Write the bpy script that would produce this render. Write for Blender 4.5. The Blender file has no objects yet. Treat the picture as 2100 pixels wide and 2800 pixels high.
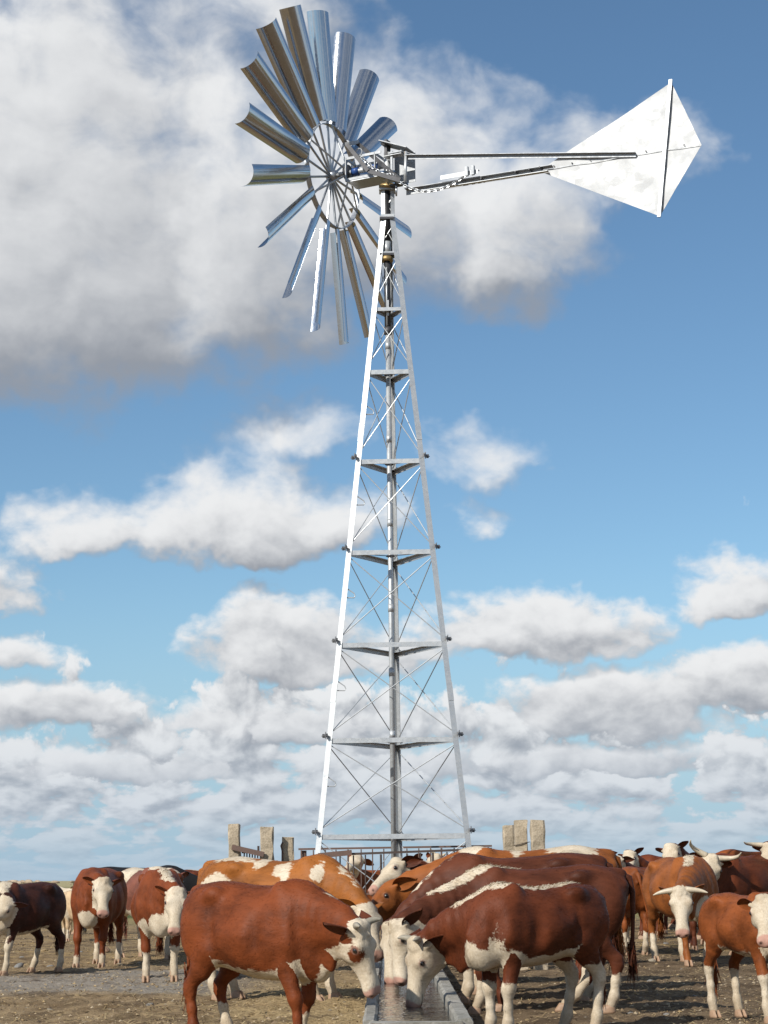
import bpy, bmesh, math, random
import numpy as np
from mathutils import Vector, Matrix

random.seed(7)
RNG = np.random.default_rng(11)
scene = bpy.context.scene
COL = scene.collection
R = math.radians

# ------------------------------------------------------------------ camera
CAM_H, FOC, TILT, ROLL = 1.10, 5200.0, math.atan(999 / 5200.0), R(0.6)
cam_data = bpy.data.cameras.new("camera")
cam_data.sensor_fit = 'VERTICAL'
cam_data.sensor_height = 24.0
cam_data.sensor_width = 18.0
cam_data.lens = FOC / 2800.0 * 24.0
cam_data.clip_start = 0.1
cam_data.clip_end = 20000.0
cam = bpy.data.objects.new("camera", cam_data)
COL.objects.link(cam)
_X = Vector((1, 0, 0))
_U = Vector((0, -math.sin(TILT), math.cos(TILT)))
_F = Vector((0, math.cos(TILT), math.sin(TILT)))
_r = _X * math.cos(ROLL) - _U * math.sin(ROLL)
_u = _X * math.sin(ROLL) + _U * math.cos(ROLL)
cam.matrix_world = Matrix((( _r.x, _u.x, -_F.x, 0), (_r.y, _u.y, -_F.y, 0), (_r.z, _u.z, -_F.z, CAM_H), (0, 0, 0, 1)))
scene.camera = cam

# ------------------------------------------------------------------ sun, exposure
SUN_AZ, SUN_EL = 42.0, 36.0          # degrees left of straight behind the camera, height
sun_dir = Vector((-math.sin(R(SUN_AZ)) * math.cos(R(SUN_EL)), -math.cos(R(SUN_AZ)) * math.cos(R(SUN_EL)), math.sin(R(SUN_EL))))
sd = bpy.data.lights.new("sun", 'SUN')
sd.energy = 4.8
sd.angle = R(0.53)
sd.color = (1.0, 0.95, 0.87)
so = bpy.data.objects.new("sun", sd)
so.rotation_euler = sun_dir.to_track_quat('Z', 'Y').to_euler()
so.location = (0, 0, 30)
COL.objects.link(so)
scene.view_settings.view_transform = 'Standard'
scene.view_settings.look = 'None'
scene.view_settings.gamma = 1.0
scene.view_settings.exposure = 0.0
scene.view_settings.use_curve_mapping = False

# ------------------------------------------------------------------ world: clear sky with cumulus
world = bpy.data.worlds.new("World")
scene.world = world
world.use_nodes = True
WN = world.node_tree
for n in list(WN.nodes):
    WN.nodes.remove(n)


class NB:
    """small node-tree builder"""
    def __init__(s, tree):
        s.t = tree

    def node(s, typ, **kw):
        n = s.t.nodes.new(typ)
        for k, v in kw.items():
            setattr(n, k, v)
        return n

    def put(s, sock, v):
        if isinstance(v, bpy.types.NodeSocket):
            s.t.links.new(v, sock)
        else:
            sock.default_value = v

    def m(s, op, a, b=None, c=None, clamp=False):
        n = s.node('ShaderNodeMath', operation=op, use_clamp=clamp)
        s.put(n.inputs[0], a)
        if b is not None:
            s.put(n.inputs[1], b)
        if c is not None:
            s.put(n.inputs[2], c)
        return n.outputs[0]

    def mix(s, f, a, b):
        n = s.node('ShaderNodeMix', data_type='RGBA')
        s.put(n.inputs[0], f)
        s.put(n.inputs[6], a if isinstance(a, bpy.types.NodeSocket) else (*a[:3], 1))
        s.put(n.inputs[7], b if isinstance(b, bpy.types.NodeSocket) else (*b[:3], 1))
        return n.outputs[2]

    def ss(s, x, lo, hi, a=0.0, b=1.0):
        n = s.node('ShaderNodeMapRange', interpolation_type='SMOOTHSTEP')
        s.put(n.inputs[0], x)
        for i, v in enumerate((lo, hi, a, b)):
            s.put(n.inputs[1 + i], v)
        return n.outputs[0]

    def xyz(s, x, y, z):
        n = s.node('ShaderNodeCombineXYZ')
        s.put(n.inputs[0], x); s.put(n.inputs[1], y); s.put(n.inputs[2], z)
        return n.outputs[0]

    def noise(s, vec, scale, detail=4.0, rough=0.5, dist=0.0, col=False):
        n = s.node('ShaderNodeTexNoise')
        if vec is not None:
            s.put(n.inputs['Vector'], vec)
        n.inputs['Scale'].default_value = scale
        n.inputs['Detail'].default_value = detail
        n.inputs['Roughness'].default_value = rough
        n.inputs['Distortion'].default_value = dist
        return n.outputs[1 if col else 0]


# cloud groups: (azimuth deg, elevation deg of base line, half width deg, rise above, drop below, strength)
CLOUDS = [
    # the large grey-based cumulus on the left and its long right shoulder
    (-11.0, 17.6, 8.5, 12.5, 4.3, 1.4), (-5.0, 17.8, 4.8, 8.6, 3.6, 1.25), (-0.6, 19.4, 5.0, 6.0, 2.8, 1.15),
    (3.6, 18.6, 4.2, 5.0, 2.2, 1.10), (8.2, 20.8, 2.6, 2.0, 0.9, 0.60), (5.0, 16.9, 1.6, 1.4, 0.8, 0.55), (-3.5, 26.0, 3.2, 2.6, 2.2, 0.65),
    # middle left bank
    (-8.0, 10.0, 3.8, 1.7, 0.8, 0.85), (-4.6, 10.1, 3.6, 3.1, 0.9, 1.10), (-1.6, 10.2, 2.2, 1.9, 0.8, 0.85),
    (-2.6, 13.0, 2.6, 1.3, 0.6, 0.52), (3.2, 12.5, 2.2, 1.2, 0.7, 0.42), (2.9, 10.5, 1.4, 0.9, 0.6, 0.42),
    # lower clumps
    (-3.2, 6.4, 2.9, 2.3, 0.7, 1.08), (0.6, 6.5, 2.2, 1.0, 0.5, 0.62), (4.8, 6.9, 4.2, 1.7, 0.6, 1.0),
    (11.0, 8.0, 2.6, 1.7, 0.6, 0.95), (-11.9, 8.3, 1.9, 1.6, 0.7, 0.80), (-11.0, 6.4, 1.8, 0.8, 0.4, 0.62),
    (-9.6, 4.6, 3.0, 1.25, 0.5, 1.0), (-2.8, 4.4, 4.6, 1.25, 0.5, 0.98),
    (6.6, 4.5, 4.0, 1.7, 0.6, 1.0), (10.6, 5.3, 3.2, 1.6, 0.6, 0.98),
    (-8.0, 3.1, 5.5, 0.85, 0.35, 0.92), (4.5, 3.15, 8.0, 0.85, 0.35, 0.92),
]
grp = bpy.data.node_groups.new("cloud_field", 'ShaderNodeTree')
grp.interface.new_socket("p", in_out='INPUT', socket_type='NodeSocketVector')
grp.interface.new_socket("field", in_out='OUTPUT', socket_type='NodeSocketFloat')
g = NB(grp)
gi = g.node('NodeGroupInput'); go = g.node('NodeGroupOutput')
P = gi.outputs[0]


def vmath(nb, op, a, b=None, c=None):
    n = nb.node('ShaderNodeVectorMath', operation=op)
    nb.put(n.inputs[0], a)
    if b is not None:
        nb.put(n.inputs[1], b)
    if c is not None:
        nb.put(n.inputs[2], c)
    return n.outputs['Value'] if op == 'DOT_PRODUCT' else n.outputs[0]


field = None
for (a0, e0, ra, up, dn, st) in CLOUDS:
    q = vmath(g, 'MULTIPLY_ADD', P, (1 / ra, 1 / up, 0), (-a0 / ra, -e0 / up, 0))
    q = vmath(g, 'MAXIMUM', q, vmath(g, 'MULTIPLY', q, (-1.0, -up / dn, 0)))
    b = g.m('MULTIPLY_ADD', vmath(g, 'DOT_PRODUCT', q, q), -st, st)
    field = b if field is None else g.m('SMOOTH_MAX', field, b, 0.30)
g.put(go.inputs[0], g.m('MAXIMUM', field, -1.5))

w = NB(WN)
tc = w.node('ShaderNodeTexCoord')
sx = w.node('ShaderNodeSeparateXYZ'); w.put(sx.inputs[0], tc.outputs['Generated'])
azd = w.m('MULTIPLY', w.m('ARCTAN2', sx.outputs[0], sx.outputs[1]), 180 / math.pi)
eld = w.m('MULTIPLY', w.m('ARCSINE', sx.outputs[2]), 180 / math.pi)
pv = w.xyz(azd, eld, 2.3)
amp = w.ss(eld, 2.0, 15.0, 0.45, 1.1)
warp = w.noise(pv, 0.36, 4.0, 0.58, col=True)
wv = vmath(w, 'MULTIPLY', vmath(w, 'SUBTRACT', warp, (0.5, 0.5, 0.5)), (4.2, 3.0, 0.0))
pw = vmath(w, 'ADD', pv, vmath(w, 'MULTIPLY', wv, w.xyz(amp, amp, 0.0)))


def dens(vec):
    n = w.node('ShaderNodeGroup'); n.node_tree = grp
    w.put(n.inputs[0], vec)
    return n.outputs[0]


off = w.ss(eld, 2.0, 16.0, 0.30, 1.5)
ofv = w.xyz(w.m('MULTIPLY', off, -0.5), off, 0.0)
F0 = dens(pw)
F1 = dens(vmath(w, 'ADD', pw, ofv))
# the low sky: crowded rows of small cumulus thinning out upwards
lel = w.m('LOGARITHM', w.m('ADD', w.m('MAXIMUM', eld, 0.0), 1.0), math.e)
lq = w.xyz(w.m('MULTIPLY', azd, 0.60), w.m('MULTIPLY', lel, 3.6), 4.4)
lay = w.noise(lq, 1.0, 7.0, 0.56, 0.2)
lay1 = w.noise(vmath(w, 'ADD', lq, (-0.10, 0.34, 0.0)), 1.0, 3.0, 0.5, 0.2)
far = w.m('MULTIPLY', w.m('SUBTRACT', lay, w.ss(eld, 3.0, 8.5, 0.375, 0.70)), 4.6)
lit_far = w.m('MULTIPLY_ADD', w.m('SUBTRACT', lay, lay1), 2.8, 0.62)
roam = w.noise(vmath(w, 'MULTIPLY', pv, (0.6, 1.0, 1.0)), 0.15, 2.0, 0.5)
roam = w.m('SUBTRACT', w.m('MULTIPLY', w.m('SUBTRACT', roam, 0.46), 4.0), w.ss(w.m('ABSOLUTE', azd), 24.0, 15.0, 0.0, 3.0))
sq = vmath(w, 'ADD', vmath(w, 'MULTIPLY', pv, (1.0, 1.35, 1.0)), vmath(w, 'MULTIPLY', wv, (0.15, 0.15, 0.0)))
puff = w.noise(sq, 0.46, 8.0, 0.50, 0.35)
puff1 = w.noise(vmath(w, 'ADD', sq, (-0.35, 0.75, 0.0)), 0.46, 4.0, 0.5, 0.35)
n2 = w.noise(sq, 1.7, 6.0, 0.55, 0.2)
high = w.ss(eld, 7.0, 15.0)
pn = w.m('MULTIPLY', w.m('SUBTRACT', puff, 0.46), w.m('MULTIPLY_ADD', high, 0.30, 1.6))
pn = w.m('ADD', pn, w.m('MULTIPLY', w.m('SUBTRACT', n2, 0.5), w.m('MULTIPLY_ADD', high, -0.62, 0.95)))
Fm = w.m('MAXIMUM', F0, roam)
D0 = w.m('ADD', Fm, w.m('MULTIPLY', pn, w.ss(Fm, -0.75, -0.15)))
lit = w.m('MULTIPLY_ADD', w.m('SUBTRACT', F0, F1), w.m('MULTIPLY_ADD', high, 0.62, 0.50), w.m('MULTIPLY_ADD', high, 0.02, 0.60))
lit = w.m('ADD', lit, w.m('MULTIPLY', w.m('SUBTRACT', puff, puff1), w.m('MULTIPLY_ADD', high, -0.60, 1.0)))
lit = w.m('ADD', lit, w.m('MULTIPLY', w.m('SUBTRACT', n2, 0.5), w.m('MULTIPLY_ADD', high, -0.36, 0.45)))
lit = w.m('SUBTRACT', lit, w.m('MULTIPLY', w.m('MAXIMUM', F0, 0.0), 0.10))
near = w.ss(w.m('SUBTRACT', D0, far), -0.35, 0.15)
alpha = w.m('MAXIMUM', w.ss(D0, w.m('MULTIPLY', high, -0.12), w.m('MULTIPLY_ADD', high, 0.55, 0.66)), w.ss(far, 0.0, 0.42, 0.0, 0.97))
lit = w.m('ADD', w.m('MULTIPLY', lit, near), w.m('MULTIPLY', lit_far, w.m('SUBTRACT', 1.0, near)))
lit = w.ss(lit, 0.0, 1.0)
sky = w.node('ShaderNodeTexSky', sky_type='NISHITA', sun_disc=False)
sky.sun_elevation = R(SUN_EL)
sky.sun_rotation = math.atan2(sun_dir.x, sun_dir.y)
sky.altitude = 100.0
sky.air_density = 1.0
sky.dust_density = 0.15
sky.ozone_density = 1.3
SKY_K = 0.095
hz = w.ss(eld, -0.5, 10.0, 0.85, 0.0)
skyt = vmath(w, 'MULTIPLY', sky.outputs[0], (0.85, 1.06, 1.16))
skyb = w.mix(hz, skyt, (0.315 / SKY_K, 0.475 / SKY_K, 0.665 / SKY_K))
cl = w.mix(lit, (0.30 / SKY_K, 0.325 / SKY_K, 0.37 / SKY_K), (0.84 / SKY_K, 0.85 / SKY_K, 0.86 / SKY_K))
cl = w.mix(w.ss(eld, 0.0, 6.0, 0.62, 0.0), cl, (0.44 / SKY_K, 0.53 / SKY_K, 0.64 / SKY_K))
skyc = w.mix(w.m('MULTIPLY', alpha, w.ss(eld, 0.1, 2.2, 0.30, 1.0)), skyb, cl)
bg = w.node('ShaderNodeBackground'); w.put(bg.inputs[0], skyc); bg.inputs[1].default_value = SKY_K
wo = w.node('ShaderNodeOutputWorld'); w.put(wo.inputs[0], bg.outputs[0])
world.cycles.sampling_method = 'NONE'
scene.cycles.max_bounces = 5
scene.cycles.diffuse_bounces = 2
scene.cycles.glossy_bounces = 3
scene.cycles.caustics_reflective = False
scene.cycles.caustics_refractive = False

# ------------------------------------------------------------------ helpers
def ray(px, py):
    """direction of the photograph's pixel (2100 x 2800) in the calibrated camera"""
    xc, yc = px - 1050.0, 1400.0 - py
    x = xc * math.cos(ROLL) + yc * math.sin(ROLL)
    y = -xc * math.sin(ROLL) + yc * math.cos(ROLL)
    return Vector((x, FOC * math.cos(TILT) - y * math.sin(TILT), FOC * math.sin(TILT) + y * math.cos(TILT)))


def at(px, py, Y):
    d = ray(px, py)
    return d * (Y / d.y) + Vector((0, 0, CAM_H))


def ground_at(px, py, z=0.0):
    d = ray(px, py)
    return d * ((z - CAM_H) / d.z) + Vector((0, 0, CAM_H))


def mesh_obj(name, verts, faces, mat, parent=None, smooth=False, loc=None):
    me = bpy.data.meshes.new(name)
    me.from_pydata([tuple(v) for v in verts], [], faces)
    if smooth:
        me.shade_smooth()
    if mat is not None:
        me.materials.append(mat)
    o = bpy.data.objects.new(name, me)
    COL.objects.link(o)
    if parent is not None:
        o.parent = parent
    if loc is not None:
        o.location = loc
    return o


def data_obj(name, me, parent=None, matrix=None):
    o = bpy.data.objects.new(name, me)
    COL.objects.link(o)
    if parent is not None:
        o.parent = parent
    if matrix is not None:
        o.matrix_local = matrix
    return o


def empty(name, loc=(0, 0, 0), rz=0.0, s=1.0):
    o = bpy.data.objects.new(name, None)
    o.empty_display_size = 0.2
    o.location = loc
    o.rotation_euler = (0, 0, rz)
    o.scale = (s, s, s)
    COL.objects.link(o)
    return o


def tag(o, label=None, cat=None, group=None, kind=None):
    if label: o["label"] = label
    if cat: o["category"] = cat
    if group: o["group"] = group
    if kind: o["kind"] = kind
    return o


class MB:
    """collects simple shapes into one mesh"""
    def __init__(s):
        s.v, s.f = [], []

    def add(s, v, f):
        o = len(s.v)
        s.v += [tuple(q) for q in v]
        s.f += [tuple(i + o for i in q) for q in f]
        return s

    def box(s, c, size, rot=None):
        hx, hy, hz = size[0] / 2, size[1] / 2, size[2] / 2
        vs = [Vector((x, y, z)) for x in (-hx, hx) for y in (-hy, hy) for z in (-hz, hz)]
        if rot is not None:
            vs = [rot @ q for q in vs]
        vs = [q + Vector(c) for q in vs]
        return s.add(vs, [(0, 1, 3, 2), (4, 6, 7, 5), (0, 4, 5, 1), (2, 3, 7, 6), (0, 2, 6, 4), (1, 5, 7, 3)])

    def bar(s, a, b, w, t, up=(0, 0, 1)):
        """rectangular bar from a to b, width w along side, thickness t along 'up'"""
        a, b = Vector(a), Vector(b)
        d = (b - a).normalized()
        side = d.cross(Vector(up))
        if side.length < 1e-4:
            side = d.cross(Vector((1, 0, 0)))
        side.normalize()
        n = side.cross(d).normalized()
        vs = []
        for p in (a, b):
            for (i, j) in ((-1, -1), (1, -1), (1, 1), (-1, 1)):
                vs.append(p + side * (i * w / 2) + n * (j * t / 2))
        return s.add(vs, [(3, 2, 1, 0), (4, 5, 6, 7), (0, 1, 5, 4), (1, 2, 6, 5), (2, 3, 7, 6), (3, 0, 4, 7)])

    def angle(s, a, b, w, t, n1, n2):
        """L-profile: two flanges along directions n1, n2 starting at the corner line a-b"""
        a, b, n1, n2 = Vector(a), Vector(b), Vector(n1).normalized(), Vector(n2).normalized()
        pts = [Vector((0, 0, 0)), n1 * w, n1 * w + n2 * t, n1 * t + n2 * t, n2 * w + n1 * t, n2 * w]
        vs = [a + q for q in pts] + [b + q for q in pts]
        fs = [(i, (i + 1) % 6, 6 + (i + 1) % 6, 6 + i) for i in range(6)]
        fs += [(0, 3, 2, 1), (0, 5, 4, 3), (6, 7, 8, 9), (6, 9, 10, 11)]
        return s.add(vs, fs)

    def tube(s, pts, r, n=8, closed=False, cap=True):
        pts = [Vector(p) for p in pts]
        rr = r if isinstance(r, (list, tuple)) else [r] * len(pts)
        o = len(s.v)
        N = len(pts)
        nrm = None
        for i, p in enumerate(pts):
            if closed:
                d = pts[(i + 1) % N] - pts[i - 1]
            else:
                d = pts[min(i + 1, N - 1)] - pts[max(i - 1, 0)]
            d.normalize()
            if nrm is None:
                nrm = d.orthogonal().normalized()
            nrm = (nrm - d * nrm.dot(d)).normalized()
            bn = d.cross(nrm)
            for k in range(n):
                a = 2 * math.pi * k / n
                s.v.append(tuple(p + (nrm * math.cos(a) + bn * math.sin(a)) * rr[i]))
        for i in range(N if closed else N - 1):
            j = (i + 1) % N
            for k in range(n):
                s.f.append((o + i * n + k, o + i * n + (k + 1) % n, o + j * n + (k + 1) % n, o + j * n + k))
        if cap and not closed:
            s.f.append(tuple(o + k for k in reversed(range(n))))
            s.f.append(tuple(o + (N - 1) * n + k for k in range(n)))
        return s

    def build(s, name, mat, parent=None, smooth=False):
        return mesh_obj(name, s.v, s.f, mat, parent, smooth)


# ------------------------------------------------------------------ materials
def material(name):
    m = bpy.data.materials.new(name)
    m.use_nodes = True
    nt = m.node_tree
    nb = NB(nt)
    p = nt.nodes['Principled BSDF']
    return m, nb, p


def bump(nb, p, h, strength=0.3, dist=0.01):
    n = nb.node('ShaderNodeBump')
    n.inputs['Strength'].default_value = strength
    n.inputs['Distance'].default_value = dist
    nb.put(n.inputs['Height'], h)
    nb.put(p.inputs['Normal'], n.outputs[0])


def metal(name, col, rough=0.35, metallic=1.0, spangle=25.0, var=0.25, relief_=0.10, dirt=None):
    m, nb, p = material(name)
    co = nb.node('ShaderNodeTexCoord').outputs['Object']
    v = nb.node('ShaderNodeTexVoronoi'); nb.put(v.inputs['Vector'], co); v.inputs['Scale'].default_value = spangle
    n = nb.noise(co, 6.0, 6.0, 0.6)
    sc = nb.node('ShaderNodeSeparateColor'); nb.put(sc.inputs[0], v.outputs['Color'])
    f = nb.m('ADD', nb.m('MULTIPLY', n, 0.75), nb.m('MULTIPLY', sc.outputs[0], 0.25))
    c = nb.mix(f, [q * (1 - var) for q in col], [min(1, q * (1 + var)) for q in col])
    if dirt:
        dn = nb.noise(co, 9.0, 5.0, 0.7)
        c = nb.mix(nb.ss(dn, 0.58, 0.74, 0.0, 0.42), c, dirt)
    nb.put(p.inputs['Base Color'], c)
    p.inputs['Metallic'].default_value = metallic
    nb.put(p.inputs['Roughness'], nb.ss(f, 0.2, 0.8, rough * 0.75, rough * 1.3))
    bump(nb, p, nb.noise(co, 14.0, 3.0, 0.5), relief_, 0.01)
    return m


M = {}
M['galv'] = metal('galvanised_steel', (0.51, 0.53, 0.54), 0.45, 0.45, 30, 0.10, dirt=(0.38, 0.36, 0.33))
M['steel'] = metal('zinc_plate', (0.40, 0.42, 0.44), 0.55, 0.45, 30, 0.15)
M['blade'] = metal('blade_sheet', (0.56, 0.58, 0.60), 0.17, 1.0, 40, 0.06, 0.02)
M['vane'] = metal('vane_sheet', (0.45, 0.46, 0.465), 0.5, 0.25, 8, 0.07, dirt=(0.40, 0.38, 0.35))
M['spoke'] = metal('grey_steel', (0.45, 0.47, 0.49), 0.40, 0.8, 20, 0.18)
M['dark'] = metal('dark_steel', (0.085, 0.085, 0.09), 0.5, 0.5, 20, 0.3)
M['clamp'] = metal('clamp_steel', (0.20, 0.20, 0.205), 0.5, 0.5, 20, 0.3)
M['black'] = metal('black_rubber', (0.018, 0.018, 0.02), 0.5, 0.0, 20, 0.3)
M['blue'] = metal('blue_paint', (0.03, 0.09, 0.30), 0.4, 0.0, 20, 0.2)
M['brass'] = metal('brass', (0.42, 0.30, 0.14), 0.45, 0.7, 20, 0.2)
M['rust'] = metal('rusty_iron', (0.15, 0.095, 0.075), 0.8, 0.1, 30, 0.45, dirt=(0.17, 0.08, 0.05))
M['rustdark'] = metal('dark_rusty_iron', (0.075, 0.055, 0.048), 0.8, 0.1, 30, 0.4, dirt=(0.11, 0.06, 0.04))


def concrete(name, col, dark):
    m, nb, p = material(name)
    co = nb.node('ShaderNodeTexCoord').outputs['Object']
    n1 = nb.noise(co, 5.0, 8.0, 0.68)
    n2 = nb.noise(co, 40.0, 5.0, 0.6)
    f = nb.m('ADD', nb.m('MULTIPLY', n1, 0.65), nb.m('MULTIPLY', n2, 0.35))
    nb.put(p.inputs['Base Color'], nb.mix(nb.ss(f, 0.34, 0.66), dark, col))
    p.inputs['Roughness'].default_value = 0.9
    bump(nb, p, f, 0.8, 0.02)
    return m


M['post'] = concrete('weathered_concrete', (0.52, 0.43, 0.31), (0.29, 0.235, 0.16))
M['trough'] = concrete('trough_concrete', (0.36, 0.345, 0.31), (0.19, 0.18, 0.15))

# ------------------------------------------------------------------ numpy value noise
def vnoise(x, y, seed=0):
    xi, yi = np.floor(x).astype(np.int64), np.floor(y).astype(np.int64)
    fx, fy = x - xi, y - yi
    fx, fy = fx * fx * (3 - 2 * fx), fy * fy * (3 - 2 * fy)

    def hsh(i, j):
        q = (i * 374761393 + j * 668265263 + seed * 982451653) & 0xFFFFFFFF
        q = ((q ^ (q >> 13)) * 1274126177) & 0xFFFFFFFF
        return ((q ^ (q >> 16)) & 0xFFFF) / 65535.0
    a, b, c, d = hsh(xi, yi), hsh(xi + 1, yi), hsh(xi, yi + 1), hsh(xi + 1, yi + 1)
    return (a * (1 - fx) + b * fx) * (1 - fy) + (c * (1 - fx) + d * fx) * fy - 0.5


def relief(x, y):
    z = 0.050 * vnoise(x * 0.7, y * 0.7, 1) + 0.035 * vnoise(x * 2.3, y * 2.3, 2)
    z = z + 0.024 * vnoise(x * 6.1, y * 6.1, 3) + 0.020 * vnoise(x * 14.0, y * 14.0, 4)
    fade = np.clip((70 - np.abs(y - 20)) / 50, 0, 1) * np.clip((40 - np.abs(x)) / 30, 0, 1)
    return z * fade - 0.012


# ------------------------------------------------------------------ ground
def geo(a, b, n):
    return list(np.geomspace(a, b, n))


TXA, TXB = -0.25, 0.60
fx = list(np.arange(-7.0, 7.0001, 0.045))
xs = np.array([-q for q in reversed(geo(7.3, 6000, 46))] + fx + geo(7.3, 6000, 46))
ys = np.array([-6000, -1500, -300, -60, -15, -2, 4, 7.5] + list(np.arange(9.5, 31, 0.05)) + geo(31.1, 9000, 110))
gx, gy = np.meshgrid(xs, ys, indexing='xy')
gz = relief(gx, gy)
# hoof prints pressed into the yard
hr = np.random.default_rng(77)
for q in range(5200):
    hy = 10.5 + 19.5 * hr.uniform() ** 1.3; hx = hy * hr.uniform(-0.21, 0.21)
    if TXA < hx < TXB:
        continue
    i, j = int(np.searchsorted(xs, hx)), int(np.searchsorted(ys, hy))
    si, sj = slice(i - 4, i + 5), slice(j - 4, j + 5)
    an = hr.uniform(0, 3.14); rr = hr.uniform(.045, .075)
    dx_, dy_ = gx[sj, si] - hx, gy[sj, si] - hy
    u_, v_ = dx_ * math.cos(an) + dy_ * math.sin(an), -dx_ * math.sin(an) + dy_ * math.cos(an)
    d2 = np.sqrt((u_ / rr) ** 2 + (v_ / (rr * .75)) ** 2)
    gz[sj, si] += hr.uniform(.5, 1.0) * (-0.026 * np.exp(-(d2 / 0.75) ** 4) + 0.012 * np.exp(-((d2 - 1.35) / 0.35) ** 2))
nx, ny = len(xs), len(ys)
gv = np.stack([gx, gy, gz], -1).reshape(-1, 3)
idx = np.arange(nx * ny).reshape(ny, nx)
gf = np.stack([idx[:-1, :-1], idx[:-1, 1:], idx[1:, 1:], idx[1:, :-1]], -1).reshape(-1, 4)


def np_mesh(name, v, f, mat=None, smooth=True):
    me = bpy.data.meshes.new(name)
    k = f.shape[1]
    me.vertices.add(len(v)); me.vertices.foreach_set('co', np.asarray(v, np.float32).ravel())
    me.loops.add(f.size); me.loops.foreach_set('vertex_index', np.asarray(f, np.int32).ravel())
    me.polygons.add(len(f)); me.polygons.foreach_set('loop_start', np.arange(0, f.size, k, dtype=np.int32))
    me.update(calc_edges=True)
    me.polygons.foreach_set('use_smooth', np.full(len(f), smooth))
    if mat:
        me.materials.append(mat)
    return me


def ground_material():
    m, nb, p = material('trampled_ground')
    geo_ = nb.node('ShaderNodeNewGeometry').outputs['Position']
    sp = nb.node('ShaderNodeSeparateXYZ'); nb.put(sp.inputs[0], geo_)
    X, Y = sp.outputs[0], sp.outputs[1]
    big = nb.noise(geo_, 0.35, 4.0, 0.55)
    mid = nb.noise(geo_, 2.2, 6.0, 0.62)
    fine = nb.noise(geo_, 19.0, 8.0, 0.72)
    grit = nb.noise(geo_, 70.0, 4.0, 0.7)
    dirt = nb.mix(nb.ss(mid, 0.36, 0.64), (0.165, 0.113, 0.062), (0.32, 0.230, 0.130))
    dark = nb.mix(nb.ss(mid, 0.36, 0.64), (0.098, 0.067, 0.040), (0.205, 0.146, 0.088))
    # right of the trough the yard is dark manure and mud
    rightm = nb.ss(nb.m('ADD', X, nb.m('MULTIPLY', nb.m('SUBTRACT', big, 0.5), 1.6)), -0.1, 0.7)
    c = nb.mix(rightm, dirt, dark)
    # straw litter left of the trough and far rear
    straw = nb.mix(nb.ss(fine, 0.32, 0.68), (0.22, 0.150, 0.072), (0.52, 0.385, 0.20))
    sl = nb.ss(nb.m('ADD', nb.m('MULTIPLY', nb.m('SUBTRACT', mid, 0.5), 2.4), nb.m('MULTIPLY', nb.m('ADD', X, 1.65), 0.9)), -0.4, 0.7)
    sl = nb.m('MULTIPLY', sl, nb.m('MULTIPLY', nb.ss(X, 0.5, -0.1), nb.ss(Y, 24.0, 17.5)))
    c = nb.mix(nb.m('MULTIPLY', sl, 0.85), c, straw)
    s2 = nb.m('MULTIPLY', nb.ss(mid, 0.44, 0.62), nb.ss(Y, 25.0, 30.0))
    c = nb.mix(nb.m('MULTIPLY', s2, 0.8), c, (0.33, 0.225, 0.10))
    # grey dusty track crossing on the left
    band = nb.m('ABSOLUTE', nb.m('SUBTRACT', nb.m('ADD', Y, nb.m('MULTIPLY', nb.m('SUBTRACT', big, 0.5), 5.0)), nb.m('ADD', 23.0, nb.m('MULTIPLY', X, 0.35))))
    tr = nb.m('MULTIPLY', nb.ss(band, 3.1, 1.8), nb.ss(X, -1.0, -2.2))
    c = nb.mix(nb.m('MULTIPLY', tr, 0.9), c, nb.mix(nb.ss(fine, 0.3, 0.7), (0.20, 0.175, 0.145), (0.34, 0.305, 0.26)))
    blot = nb.noise(geo_, 0.85, 5.0, 0.6, 0.4)
    c = nb.mix(nb.ss(blot, 0.54, 0.66, 0.0, 0.62), c, (0.085, 0.058, 0.036))
    # pale chaff and stone grit
    c = nb.mix(nb.ss(grit, 0.60, 0.72, 0.0, 0.65), c, (0.40, 0.32, 0.21))
    c = nb.mix(nb.ss(fine, 0.60, 0.74, 0.0, 0.45), c, (0.34, 0.26, 0.15))
    c = nb.mix(nb.ss(fine, 0.40, 0.28, 0.0, 0.55), c, (0.055, 0.039, 0.025))
    # far pasture
    pas = nb.mix(nb.ss(nb.noise(nb.xyz(nb.m('MULTIPLY', X, 0.1), Y, 0.0), 0.035, 5.0, 0.6), 0.42, 0.60), (0.085, 0.105, 0.032), (0.28, 0.235, 0.10))
    strip = nb.m('MULTIPLY', nb.ss(Y, 95, 110), nb.ss(Y, 190, 165))
    pas = nb.mix(nb.m('MULTIPLY', strip, 0.75), pas, (0.055, 0.075, 0.030))
    pas = nb.mix(nb.ss(Y, 240.0, 420.0), pas, (0.36, 0.31, 0.165))
    c = nb.mix(nb.ss(nb.m('ADD', Y, nb.m('MULTIPLY', big, 14.0)), 52.0, 66.0), c, pas)
    nb.put(p.inputs['Base Color'], c)
    p.inputs['Roughness'].default_value = 0.95
    p.inputs['Specular IOR Level'].default_value = 0.15
    h = nb.m('ADD', nb.m('MULTIPLY', fine, 0.7), nb.m('MULTIPLY', grit, 0.35))
    bump(nb, p, h, 0.9, 0.03)
    return m


gr = data_obj('ground', np_mesh('ground', gv, gf, ground_material()))
tag(gr, kind='structure')

# ------------------------------------------------------------------ drinking trough (thing) and its water
TX0, TX1 = -0.075, 0.40          # inner faces
TY0, TY1 = 11.75, 25.5
TZ = 0.265


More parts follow.
